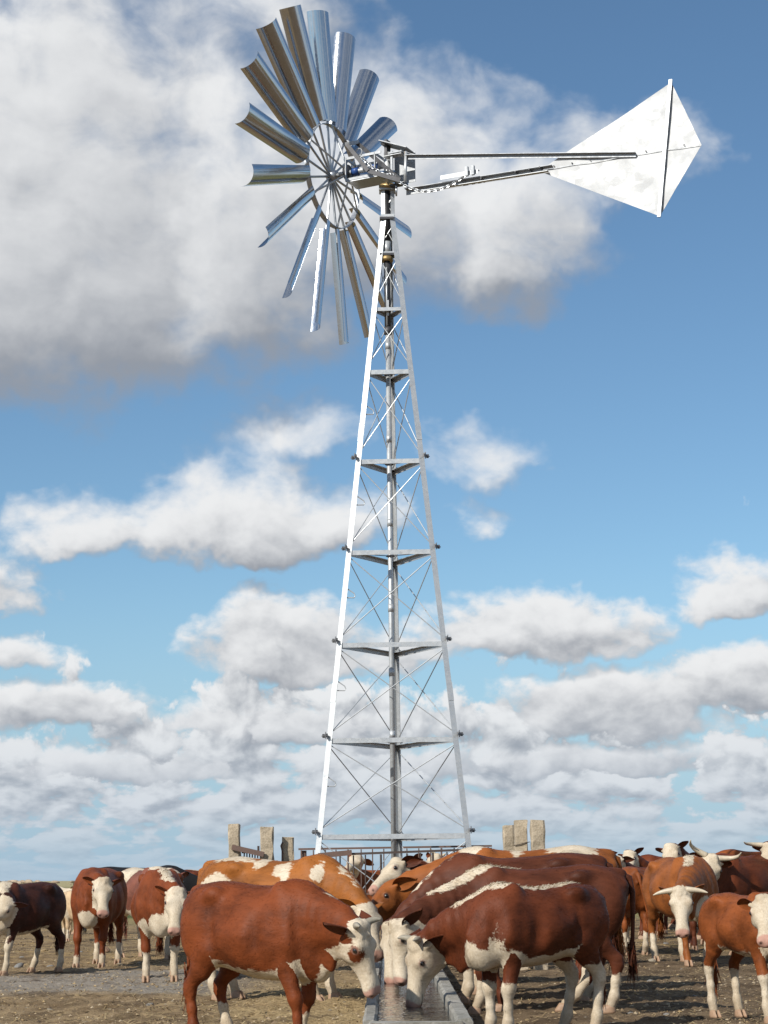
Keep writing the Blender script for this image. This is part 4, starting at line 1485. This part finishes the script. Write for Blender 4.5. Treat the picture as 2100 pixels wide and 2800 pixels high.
            mb = MB(); mb.tube([Vector(p) for p in P_s], [float(np.interp(q, range(len(rad)), rad)) * hf for q in t_], 10)
            mb.build('horn', M[hornmat], root, True)
    # ---- tail
    tb = np.array([-0.815 * bl, 0, zt(1.215)])
    tp_ = [tb + np.array([0.05, 0, 0.0]), tb + np.array([-0.035, tail * .1, -0.03]), tb + np.array([-0.065, tail * .3, -0.16]), tb + np.array([-0.06, tail * .6, -0.40]), tb + np.array([-0.05, tail * .9, -0.62]), tb + np.array([-0.045, tail, -0.72])]
    mb = MB(); mb.tube([Vector(p) for p in tp_], [.042, .036, .026, .020, .017, .014], 8)
    to = mb.build('tail', mat, root, True)
    nv = len(to.data.vertices)
    for n_ in ('white', 'pink', 'dark', 'low'):
        set_attr(to.data, n_, np.full(nv, -0.2 if n_ == 'white' else 0.0))
    n = 260 if vox < 0.02 else 120
    r0 = tp_[-1] + rng.normal(0, 0.016, (n, 3)) + np.array([0, 0, 1]) * rng.uniform(-.12, .14, (n, 1))
    dd = np.array([0.0, 0, -1.0]) + rng.normal(0, 0.16, (n, 3)); dd /= np.linalg.norm(dd, axis=1)[:, None]
    hm = hair_mesh('tail_switch', r0, dd, rng.uniform(.08, .20, n), 0.006, mat, np.full(n, -0.2), rng=rng)
    tag(data_obj('tail_switch', hm, root), kind='stuff')
    # ---- hair
    if fuzz or manehair:
        nv_ = vertex_normals(V, Q)
    if fuzz:
        pick = rng.integers(0, len(V), fuzz // 2)
        pick = pick[(dark[pick] < .2) & (pink[pick] < .2)]
        rp = V[pick] + rng.normal(0, vox * 0.35, (len(pick), 3)) * (1 - np.abs(nv_[pick]))
        flow = np.where(onhead[pick][:, None], fdir * 0.9, np.array([-0.75, 0, -0.65]))
        tn = flow - nv_[pick] * (flow * nv_[pick]).sum(1)[:, None]
        dd = tn + nv_[pick] * 0.16 + rng.normal(0, 0.14, tn.shape)
        dd /= np.linalg.norm(dd, axis=1)[:, None]
        ln = rng.uniform(.012, .024, len(pick)) * np.where(onhead[pick], 0.6, 1.0)
        hm = hair_mesh('coat_hair', rp, dd, ln, 0.0016, mat, white[pick], nor=nv_[pick], rng=rng)
        tag(data_obj('coat_hair', hm, root), kind='stuff')
    if manehair and mane:
        cand = np.argwhere((white > 0.0) & (best < mw * 1.25) & ~onhead).ravel()
        pick = rng.choice(cand, manehair)
        sgn = np.sign(V[pick, 1:2] + rng.normal(0, .01, (manehair, 1)))
        dd = nv_[pick] * 0.22 + np.array([-0.5, 0, -0.10]) + rng.normal(0, 0.16, (manehair, 3)) + sgn * np.array([0, .25, -.0]) + np.array([0, 0, -0.3]) * (np.abs(V[pick, 1:2]) > .05)
        dd /= np.linalg.norm(dd, axis=1)[:, None]
        rp = V[pick] + rng.normal(0, vox * 0.4, (manehair, 3)) * 0.6
        hm = hair_mesh('mane', rp, dd, rng.uniform(.020, .045, manehair), 0.0038, mat, np.full(manehair, 0.12), nor=nv_[pick], rng=rng)
        tag(data_obj('mane', hm, root), kind='stuff')
    return root

# ------------------------------------------------------------------ concrete posts
def concrete_post(px0, px1, ytop, Y, label, thick=0.15, seed=1, lean=0.0):
    a, b = at(px0, ytop, Y), at(px1, ytop, Y)
    wdt, top = (b - a).x, a.z
    o = empty('concrete_post', ((a.x + b.x) / 2, Y, 0))
    tag(o, label, 'post', 'old concrete posts behind the herd')
    rng = np.random.default_rng(seed)
    vs, fs = [], []
    n = 14
    for i in range(n + 1):
        z = -0.1 + (top + 0.1) * i / n
        c = 0.012
        sec = [(-wdt / 2 + c, -thick / 2), (wdt / 2 - c, -thick / 2), (wdt / 2, -thick / 2 + c), (wdt / 2, thick / 2 - c), (wdt / 2 - c, thick / 2), (-wdt / 2 + c, thick / 2), (-wdt / 2, thick / 2 - c), (-wdt / 2, -thick / 2 + c)]
        for (x, y) in sec:
            j = rng.normal(0, 0.005, 3)
            vs.append((x + j[0] + lean * z, y + j[1], z + (j[2] * 1.5 if i == n else 0)))
    for i in range(n):
        for k in range(8):
            fs.append((i * 8 + k, i * 8 + (k + 1) % 8, (i + 1) * 8 + (k + 1) % 8, (i + 1) * 8 + k))
    fs.append(tuple(n * 8 + k for k in range(8)))
    mesh_obj('shaft', vs, fs, M['post'], o)
    return o, top, wdt


po, tz, w_ = concrete_post(626, 656, 2254, 23.0, 'tall weathered concrete post furthest left, rusty bar bolted to it', seed=1)
m = MB(); m.bar((-.02, -.10, tz - .27), (.36, -.12, tz - .36), .03, .06, UP); m.build('rusty_bar', M['rust'], po)
m = MB()
for i in range(8):
    m.box((.12 + i * .032, -.02, tz - .37), (.014, .03, .06))
m.box((.24, -.02, tz - .335), (.30, .04, .016))
m.build('rusty_comb', M['rustdark'], po)
po, tz, w_ = concrete_post(712, 748, 2262, 23.0, 'weathered concrete post in the middle of the three left posts', seed=2)
m = MB(); m.tube([(-.10, -.03, tz - .33), (-.10, -.03, tz - .22)], .014, 6); m.build('rusty_hook', M['rustdark'], po)
po, tz, w_ = concrete_post(771, 803, 2290, 23.2, 'shortest weathered concrete post, nearest the tower on its left', seed=3)
m = MB(); m.tube([(-.055, -.09, tz - .06), (-.075, -.095, tz - .10), (-.06, -.09, tz - .16), (-.062, -.09, tz - .42)], .012, 6); m.build('rusty_hook', M['rust'], po)
po, tz, w_ = concrete_post(1375, 1404, 2259, 24.0, 'shorter concrete post beside two taller ones, right of the tower', seed=4)
po, tz, w_ = concrete_post(1406, 1441, 2244, 23.6, 'concrete post with wire round it, middle of the right three', seed=5)
m = MB(); m.tube([(-.10, -.085, tz - .30), (-.03, -.09, tz - .29), (.04, -.09, tz - .27), (.10, -.085, tz - .26)], .005, 5); m.build('wire', M['rustdark'], po)
m = MB()
for i in range(3):
    m.box((.125 + i * .02, .02, tz - .30), (.012, .03, .09))
m.tube([(.14, .02, tz - .26), (.155, .02, tz - .20)], .008, 6)
m.build('rusty_comb', M['rust'], po)
po, tz, w_ = concrete_post(1451, 1487, 2243, 23.4, 'concrete post furthest right, with a rusty spike near its foot', seed=6)
m = MB(); m.tube([(.06, -.04, tz - .37), (.20, -.05, tz - .355), (.22, -.05, tz - .33)], .012, 6); m.build('rusty_spike', M['rustdark'], po)

# ------------------------------------------------------------------ rusty pen rails
def rail_fence(px0, py0, px1, py1, Y0, Y1, label, spacing, mat, seed):
    a, b = at(px0, py0, Y0), at(px1, py1, Y1)
    o = empty('pen_railing', (a.x, a.y, 0)); tag(o, label, 'railing', 'rusty pen railings round the tower')
    A = Vector((a.x, a.y, 0)); rng = random.Random(seed)
    L = (b - a).length; n = int(L / spacing)
    m = MB(); m.bar(a - A, b - A, .035, .026, UP); m.build('top_rail', mat, o)
    lo = Vector((0, 0, -0.62))
    m = MB(); m.bar(a - A + lo, b - A + lo, .03, .022, UP); m.build('lower_rail', mat, o)
    for i in range(n + 1):
        t = (i + .3 + rng.uniform(-.08, .08)) / (n + .6)
        p = (a - A).lerp(b - A, t)
        q = Vector((p.x + rng.uniform(-.012, .012), p.y, 0.25))
        m = MB(); m.tube([p + Vector((0, .0, -.017)), q], 0.0085 if i % 4 else 0.013, 6); m.build('upright', mat, o)
    for t in (0.03, 0.97):
        p = (a - A).lerp(b - A, t)
        m = MB(); m.tube([(p.x, p.y + .05, p.z - .02), (p.x, p.y + .05, -.1)], .03, 8); m.build('rail_post', mat, o)
    return o


rail_fence(816, 2322, 1345, 2313, 26.6, 26.6, 'rusty brown pen railing running behind the tower legs', 0.165, M['rust'], 3)
o = rail_fence(880, 2338, 1345, 2321, 22.6, 22.6, 'darker rusty pen railing in front of the tower, board on its left end', 0.16, M['rustdark'], 5)
a = at(870, 2340, 22.55) - Vector(o.location); b = at(962, 2331, 22.55) - Vector(o.location)
m = MB(); m.bar(a, b, .05, .06, UP); m.build('board', M['rust'], o)

# ------------------------------------------------------------------ the herd
DRINK = 'cattle crowding the drinking trough'
LEFTG = 'cattle walking up on the left'
RIGHTG = 'cattle waiting on the right'
BACKG = 'cattle standing behind the railings'
# at the trough
make_cow('red-brown heifer with brown eye patch lowering its head left of the trough', (-0.87, 13.25), -38, 0.835, 'red', bl=.92, ear='dark',
         head=((980, 2520, 12.60), (1044, 2700, 12.58), (0.80, -0.60, 0.35)), vox=0.0145, legs=(-.14, .14, .06, -.03), belly=.085, chest=.10, socks=(.26, .0, .30, .10),
         face=0.085, jaw=0.1, hf=1.02, eyepatch='R', horns='short', fuzz=16000, curls=250, group=DRINK, hornmat='horngrey', neckfat=1.02, mane=(.75, .42, .012))
make_cow('small drinking heifer with white ridge and white legs, right of the trough', (1.04, 13.95), 216, 0.86, 'brown',
         head=((1142, 2562, 13.95), (1104, 2728, 13.92), (-0.9, -0.42, 0.35)), vox=0.0145, legs=(.05, -.02, -.03, .05), lg=1.08, dp=.86, bl=.84, hf=1.04, belly=.10, chest=.165, patches=((.66, .68, .04, .14, 1),), socks=(.46, .46, .60, .60),
         face=-0.055, horns='short', mane=(.62, -.62, .115), manehair=1300, fuzz=16000, curls=400, group=DRINK, hornmat='horngrey', wd=.95)
make_cow('dark brown cow with cream mane and curly poll, second in the drinking row', (1.23, 16.1), 181, 0.91, 'choc',
         head=((1084, 2512, 15.75), (1066, 2692, 15.65), (-0.95, -0.35, 0.3)), vox=0.017, legs=(.10, -.16, -.05, .32), belly=.08, chest=.2, socks=(.32, .0, .36, .42),
         face=-0.05, mane=(.80, .12, .095), manehair=1000, fuzz=9000, curls=450, group=DRINK, hf=1.02)
make_cow('dark brown cow drinking, plain brown back, third in the drinking row', (1.14, 17.3), 180, 0.99, 'choc',
         head=((1066, 2520, 17.1), (1046, 2662, 16.98), (-0.9, -0.4, 0.3)), vox=0.018, belly=.06, chest=.15, socks=(.3, .3, .3, .3), face=-0.03, mane=(.8, .45, .03), fuzz=6000, group=DRINK, curls=200)
make_cow('ginger and white cow with an all-brown head, fourth in the drinking row', (1.33, 18.7), 182, 1.055, 'tanred',
         head=((1066, 2412, 18.65), (968, 2532, 18.35)), vox=0.018, belly=.05, socks=(.2, .2, .4, .4), face=0.9, fuzz=7000, group=DRINK, tail=-.1,
         mane=(.30, .30, .15), patches=((-.42, 1.33, .27, .13, 0), (.10, 1.33, .07, .10, 0)), muzzle=.3)
make_cow('white-faced brown cow lifting its head behind the ginger patched cow', (1.42, 20.7), 180, 0.98, 'brown',
         head=((1090, 2352, 20.6), (1012, 2412, 20.3)), vox=0.02, face=-0.04, mane=(.9, .1, .06), chest=.2, group=DRINK, fuzz=4000, curls=200)
make_cow('tan cow with white patches on its flank, behind the red-brown heifer', (-1.03, 18.4), -27, 1.02, 'tan',
         head=((1000, 2462, 17.75), (1040, 2590, 17.5)), vox=0.018, belly=.05, face=0.0, socks=(.3, .3, .3, .3), mane=(.95, .40, .022), fuzz=9000, group=DRINK, wd=1.05,
         patches=((-.53, 1.07, .19, .085, -1), (.15, 1.19, .095, .065, -1), (.20, 1.09, .035, .10, -1), (.27, 1.01, .17, .055, -1), (.52, 1.17, .05, .085, -1), (-.45, 1.315, .27, .05, 0), (-.12, 1.27, .06, .06, -1)))
# left group
make_cow('dark chocolate calf with cream mane at the left edge, walking left', (-4.40, 23.4), -119, 0.84, 'calf',
         head=((26, 2452, 22.75), (-32, 2520, 22.55)), vox=0.019, legs=(.12, -.06, -.12, .10), lg=1.03, bl=.92, dp=.95, face=-0.04, mane=(.9, .15, .09), manehair=300, chest=.26, belly=.06, socks=(.46, .36, .34, .34),
         fuzz=5000, name='calf', cat='calf', group=LEFTG)
make_cow('red cow with a clean white face walking straight at the camera, brown ears', (-3.86, 25.9), -93, 0.985, 'red',
         head=((283, 2399, 24.95), (285, 2500, 24.6)), vox=0.019, legs=(.05, .16, .0, -.1), chest=.17, socks=(.18, .16, .3, .3), face=-0.02, fuzz=6000, curls=250, group=LEFTG, wd=1.0)
make_cow('red cow with white shoulder stripe and white head turned right, beside the heifer', (-2.60, 22.2), -83, 0.945, 'red',
         head=((486, 2428, 21.25), (480, 2552, 20.95)), vox=0.018, legs=(.04, .0, -.05, .03), chest=.21, socks=(.42, .34, .4, .4), belly=.12, face=-0.05, mane=(.85, .05, .07), manehair=300, fuzz=6000, curls=300, group=LEFTG, wd=1.05)
make_cow('roan and white cow half hidden between the two red cows on the left', (-3.48, 27.9), -62, 0.99, 'roan',
         pose=((1.05, 0, 1.2), (.7, -.2, -.7)), vox=0.024, chest=.3, socks=(.5, .5, .5, .5), belly=.2, mane=(1.0, -.3, .12), group=LEFTG, patches=((-.3, 1.2, .25, .15, 0),))
make_cow('black cow whose back shows behind the left red cows', (-3.95, 31.0), 4, 1.02, 'black', pose=((1.05, 0, .95), (.6, 0, -.8)), vox=0.026, group=LEFTG, face=.9, muzzle=.2)
make_cow('pale cream calf seen small behind the dark calf on the left', (-5.85, 36.0), -75, 0.70, 'cream', pose=((1.0, 0.1, 1.35), (.8, 0, -.55)), vox=0.027, lg=1.0, name='calf', cat='calf', group=LEFTG, socks=(.3, .3, .3, .3), belly=.2)
make_cow('pale cream calf facing left, furthest of the small pair on the left', (-6.35, 41.0), 165, 0.74, 'cream', pose=((1.02, 0, 1.3), (.8, 0, -.6)), vox=0.028, name='calf', cat='calf', group=LEFTG, mane=(1, -.4, .2), earwhite=1)
make_cow('distant brown and white cow just left of the tan cow', (-3.30, 36.5), 10, 0.98, 'brown', pose=((1.05, 0, .8), (.5, 0, -.85)), vox=0.027, mane=(.9, -.5, .14), belly=.15, group=LEFTG)
# right group
make_cow('brown cow seen from behind with hanging tail, right of the drinking row', (3.34, 27.6), 98, 0.93, 'redder', pose=((1.05, 0.1, 1.0), (.6, 0, -.8)), vox=0.02, socks=(.4, .4, .36, .36), group=RIGHTG, tail=-.16, fuzz=3000)
make_cow('dark brown cow with a pink-nosed white face staring from the back on the right', (5.15, 36.9), -122, 1.03, 'brown', head=((1717, 2326, 36.2), (1717, 2381, 35.9)), vox=0.023, group=RIGHTG, chest=.2, curls=150)
make_cow('white-headed cow facing left at the rear, furthest left of the right group', (5.35, 40.6), 178, 1.02, 'brown', head=((1650, 2324, 40.3), (1622, 2356, 40.1)), vox=0.026, group=RIGHTG, curls=100)
make_cow('white-faced dark cow looking down beneath the rearmost white head', (4.95, 34.4), 176, 0.95, 'choc', head=((1692, 2340, 34.0), (1664, 2368, 33.8)), vox=0.025, group=RIGHTG)
make_cow('white-polled cow peering over the back of the flat-horned cow', (5.05, 31.9), -106, 1.09, 'brown', head=((1830, 2308, 31.0), (1834, 2372, 30.7)), vox=0.022, group=RIGHTG, curls=250)
make_cow('white-faced cow squeezed between the two horned cows', (4.75, 29.4), -96, 0.98, 'choc', head=((1893, 2352, 28.4), (1899, 2400, 28.2)), vox=0.022, group=RIGHTG)
make_cow('ginger cow with flat sideways horns and white shoulder stripe walking towards the camera', (3.70, 24.5), -80, 1.01, 'tanred', head=((1860, 2424, 22.95), (1864, 2543, 22.7)), vox=0.017, legs=(-.10, .22, .05, .0), wd=1.12, chest=.26, mane=(.6, .02, .06), belly=.04, socks=(.36, .0, .34, .34),
         face=-0.03, horns='flat', hornlen=.9, fuzz=8000, curls=500, group=RIGHTG, hf=1.05, lift=(0, 0, 0, 0), manehair=300)
make_cow('red cow with long upcurved horns and white face behind the calf', (5.02, 27.3), -138, 1.07, 'brown', head=((1948, 2340, 26.6), (1938, 2418, 26.2), (0.22, -0.5, 1.0)), vox=0.018, horns='up', hornlen=1.0, fuzz=5000, curls=300, group=RIGHTG, hf=1.08, chest=.2, socks=(.4, .4, .4, .4))
make_cow('red cow whose back rises behind the long-horned cow', (6.1, 31.5), 172, 1.16, 'redder', pose=((1.05, 0, .95), (.6, 0, -.8)), vox=0.026, group=RIGHTG)
make_cow('horned cow with white face cut by the right edge of the picture', (6.15, 28.6), -108, 1.10, 'brown', head=((2102, 2303, 27.5), (2112, 2392, 27.2)), vox=0.021, horns='upright', group=RIGHTG, curls=200, chest=.25)
make_cow('ginger calf with white face and white legs at the right edge in front', (2.74, 14.78), -68, 0.755, 'redder', head=((2090, 2452, 14.12), (2092, 2550, 13.80)), vox=0.017, legs=(.0, .10, .0, -.04), lg=1.13, dp=.80, bl=.82, wd=.86, hf=1.06, belly=.05, chest=.20, socks=(.50, .46, .48, .52),
         face=-0.02, fuzz=14000, curls=300, name='calf', cat='calf', group=RIGHTG)
make_cow('brown cow standing side-on whose back fills the gap behind the staring white face', (5.75, 39.0), 172, 1.15, 'brown', pose=((1.05, 0, .9), (.6, 0, -.8)), vox=0.028, group=RIGHTG)
make_cow('russet cow standing side-on behind the white-polled peering cow', (5.95, 35.0), 186, 1.14, 'red', pose=((1.05, 0, .9), (.6, 0, -.8)), vox=0.028, group=RIGHTG)
# behind the railings
make_cow('cow with pale face looking left behind the railing, left of the pump pipe', (-0.20, 33.6), -160, 0.97, 'redder', head=((985, 2338, 33.0), (956, 2362, 32.7)), vox=0.025, group=BACKG)
make_cow('white-headed cow behind the railing just right of the pump pipe', (0.50, 34.6), -95, 0.99, 'brown', head=((1112, 2341, 34.0), (1112, 2385, 33.7)), vox=0.025, group=BACKG)
make_cow('short-horned white-faced cow behind the railing, furthest right of the three', (1.25, 35.0), -160, 1.0, 'red', head=((1198, 2338, 34.4), (1174, 2365, 34.1)), vox=0.025, group=BACKG, horns='short')

# ------------------------------------------------------------------ distant herd and tree line
def far_herd():
    m = MB(); rng = random.Random(4)
    for i in range(60):
        y = rng.uniform(300, 560); x = -y * rng.uniform(0.06, 0.21)
        s_ = rng.uniform(.8, 1.1); h_ = rng.uniform(-1, 1)
        d = Vector((math.cos(h_), math.sin(h_), 0))
        c = Vector((x, y, 0))
        m.tube([c + d * -.75 * s_ + UP * .95 * s_, c + d * -.4 * s_ + UP * .95 * s_, c + d * .4 * s_ + UP * .92 * s_, c + d * .7 * s_ + UP * .95 * s_, c + d * 1.15 * s_ + UP * .75 * s_], [.18 * s_, .34 * s_, .36 * s_, .26 * s_, .10 * s_], 8)
        for e in (-.5, .45):
            for n in (-.15, .15):
                q = c + d * e * s_ + Vector((-d.y, d.x, 0)) * n
                m.tube([q + UP * .7 * s_, q], [.09, .05], 5)
    return m


tag(far_herd().build('distant_herd', simple('distant_animals', (0.36, 0.28, 0.20), 0.8, 0.6, 0.5), None, True), kind='stuff')


def tree_line():
    rng = np.random.default_rng(9)
    n = 9000
    y = rng.uniform(900, 960, n)
    xa = rng.uniform(-0.115, 0.24, n)
    hgt = 2.0 + 2.4 * (vnoise(xa * 60, xa * 0, 3) + .5)
    c = np.stack([xa * y, y, rng.uniform(0, 1, n) ** 0.8 * hgt], 1)
    a = c[:, None] + rng.normal(0, .5, (n, 3, 3))
    return np_mesh('tree_line', a.reshape(-1, 3), np.arange(3 * n).reshape(-1, 3), simple('far_foliage', (0.06, 0.085, 0.06), 0.9, 0.4, 0.2), False)


tag(data_obj('distant_trees', tree_line()), kind='stuff')

# ------------------------------------------------------------------ stones, gravel, straw
def stone_mesh(seed):
    rng = np.random.default_rng(seed)
    bm = bmesh.new()
    bmesh.ops.create_icosphere(bm, subdivisions=2, radius=1.0)
    sc = rng.uniform(.7, 1.2, 3) * np.array([1.15, .85, .55])
    ph = rng.uniform(0, 6, 6)
    for v in bm.verts:
        q = v.co
        k = 1 + .18 * math.sin(q.x * 2.3 + ph[0]) + .15 * math.sin(q.y * 2.9 + ph[1]) + .12 * math.sin(q.z * 3.1 + ph[2]) + rng.normal(0, .05)
        v.co = Vector((q.x * sc[0] * k, q.y * sc[1] * k, q.z * sc[2] * k))
    me = bpy.data.meshes.new('stone'); bm.to_mesh(me); bm.free()
    me.shade_flat() if seed % 2 else me.shade_smooth()
    return me


SM = [stone_mesh(i) for i in range(6)]
STM = [concrete('pale_stone', (0.44, 0.38, 0.29), (0.25, 0.21, 0.15)), concrete('grey_stone', (0.33, 0.32, 0.30), (0.19, 0.18, 0.165)), concrete('yellow_stone', (0.40, 0.29, 0.15), (0.23, 0.16, 0.08))]
for i, me in enumerate(SM):
    me.materials.append(STM[i % 3])
STONES = [(140, 2762, 22), (212, 2726, 20), (128, 2722, 14), (405, 2742, 20), (316, 2670, 22), (210, 2711, 14), (292, 2660, 12), (364, 2697, 16), (380, 2632, 14), (330, 2634, 20), (75, 2638, 18), (48, 2646, 26), (220, 2600, 16), (225, 2672, 12), (410, 2784, 16), (165, 2775, 22), (72, 2748, 14), (300, 2758, 12), (232, 2790, 14), (120, 2600, 18),
          (140, 2641, 20), (60, 2615, 14), (470, 2735, 12), (430, 2700, 10), (900, 2690, 12), (905, 2760, 14), (940, 2738, 12), (640, 2735, 14), (700, 2700, 10), (560, 2660, 14),
          (1780, 2674, 20), (1783, 2632, 22), (1795, 2640, 12), (1735, 2518, 16), (1822, 2580, 14), (1960, 2674, 20), (1680, 2790, 16), (1730, 2783, 16), (1820, 2771, 18), (1950, 2775, 14), (1765, 2800, 18), (1770, 2726, 10), (1795, 2728, 12), (1862, 2652, 8), (1745, 2600, 12), (1720, 2560, 12), (1850, 2700, 10), (1725, 2768, 16), (1680, 2735, 12), (1640, 2760, 10), (1440, 2790, 18), (1840, 2750, 10), (1900, 2720, 10), (1600, 2785, 12)]
for i, (px, py, wpx) in enumerate(STONES):
    p = ground_at(px, py)
    r = wpx * p.y / 5200 * 0.5
    o = data_obj('stone', SM[(i * 5 + i // 3) % 6])
    o.location = (p.x, p.y, float(relief(np.array([p.x]), np.array([p.y]))[0]) + r * .18)
    o.scale = (r, r, r * .9); o.rotation_euler = (random.uniform(-.3, .3), random.uniform(-.3, .3), random.uniform(0, 6.28))
    where = 'the dusty ground left of the herd' if px < 480 else ('the straw litter near the heifer' if px < 1000 else 'the dark mud on the right')
    tag(o, '%s %s stone lying loose on %s' % ('larger' if wpx >= 18 else 'small', ('pale', 'grey', 'yellowish')[((i * 5 + i // 3) % 6) % 3], where), 'stone', 'loose stones on the ground')


def scatter(n, kind, seed):
    rng = np.random.default_rng(seed)
    y = 10.5 + (46 - 10.5) * rng.uniform(0, 1, n) ** 1.7
    x = y * rng.uniform(-0.225, 0.225, n)
    inside = (x > TX0 - .12) & (x < TX1 + .14) & (y < TY1)
    x, y = x[~inside], y[~inside]; n = len(x)
    z = relief(x, y)
    if kind == 'gravel':
        keep = rng.uniform(0, 1, n) < 0.35 + 0.65 * (vnoise(x * 1.3, y * 1.3, 21) > 0.0)
        x, y, z = x[keep], y[keep], z[keep]; n = len(x)
        base = np.array([(1, 0, 0), (-1, 0, 0), (0, 1, 0), (0, -1, 0), (0, 0, .8), (0, 0, -.8)], float)
        fc = np.array([(0, 2, 4), (2, 1, 4), (1, 3, 4), (3, 0, 4), (2, 0, 5), (1, 2, 5), (3, 1, 5), (0, 3, 5)])
        s = (0.006 + 0.020 * rng.uniform(0, 1, n) ** 4)[:, None, None] * rng.uniform(.6, 1.4, (n, 6, 1))
        an = rng.uniform(0, 6.28, n); c, sn = np.cos(an), np.sin(an)
        v = base[None] * s
        v = np.stack([v[..., 0] * c[:, None] - v[..., 1] * sn[:, None], v[..., 0] * sn[:, None] + v[..., 1] * c[:, None], v[..., 2] * .8], -1) + np.stack([x, y, z + .003], 1)[:, None]
        f = (fc[None] + 6 * np.arange(n)[:, None, None]).reshape(-1, 3)
        return np_mesh(kind, v.reshape(-1, 3), f, None, False), n
    keep = rng.uniform(0, 1, n) < np.where((x < -.1) & (x > -2.6) & (y < 20), 1.0, 0.30 + 0.4 * (vnoise(x * .9, y * .9, 31) > .05))
    x, y, z = x[keep], y[keep], z[keep]; n = len(x)
    an = rng.uniform(0, 6.28, n); L = rng.uniform(.02, .085, n); wd_ = rng.uniform(.0015, .0040, n)
    d = np.stack([np.cos(an), np.sin(an), rng.normal(0, .12, n)], 1); sd_ = np.stack([-np.sin(an), np.cos(an), np.zeros(n)], 1)
    c = np.stack([x, y, z + .006 + rng.uniform(0, .008, n)], 1)
    up = np.array([0, 0, 1.0])
    v = np.stack([c - d * L[:, None] - sd_ * wd_[:, None], c + d * L[:, None] - sd_ * wd_[:, None], c + d * L[:, None] + sd_ * wd_[:, None], c - d * L[:, None] + sd_ * wd_[:, None]], 1)
    return np_mesh(kind, v.reshape(-1, 3), np.arange(4 * n).reshape(-1, 4), None, False), n


def island_mat(name, cols, rough=.9):
    m, nb, p = material(name)
    r = nb.node('ShaderNodeNewGeometry').outputs['Random Per Island']
    cr = nb.node('ShaderNodeValToRGB'); nb.put(cr.inputs[0], r)
    el_ = cr.color_ramp.elements
    while len(el_) < len(cols):
        el_.new(0.5)
    for i, c in enumerate(cols):
        el_[i].position = i / (len(cols) - 1); el_[i].color = (*c, 1)
    nb.put(p.inputs['Base Color'], cr.outputs[0]); p.inputs['Roughness'].default_value = rough
    return m


gm, _n = scatter(46000, 'gravel', 5)
gm.materials.append(island_mat('gravel_bits', [(.10, .07, .042), (.17, .12, .07), (.26, .185, .11), (.42, .34, .23), (.36, .25, .12), (.13, .09, .055)]))
tag(data_obj('gravel', gm), 'loose gravel and clods on the trampled yard', None, None, 'stuff')
sm_, _n = scatter(52000, 'straw', 6)
sm_.materials.append(island_mat('straw_bits', [(.24, .165, .08), (.38, .275, .13), (.50, .38, .19), (.32, .22, .105)]))
tag(data_obj('straw', sm_), 'scattered straw litter on the yard', None, None, 'stuff')
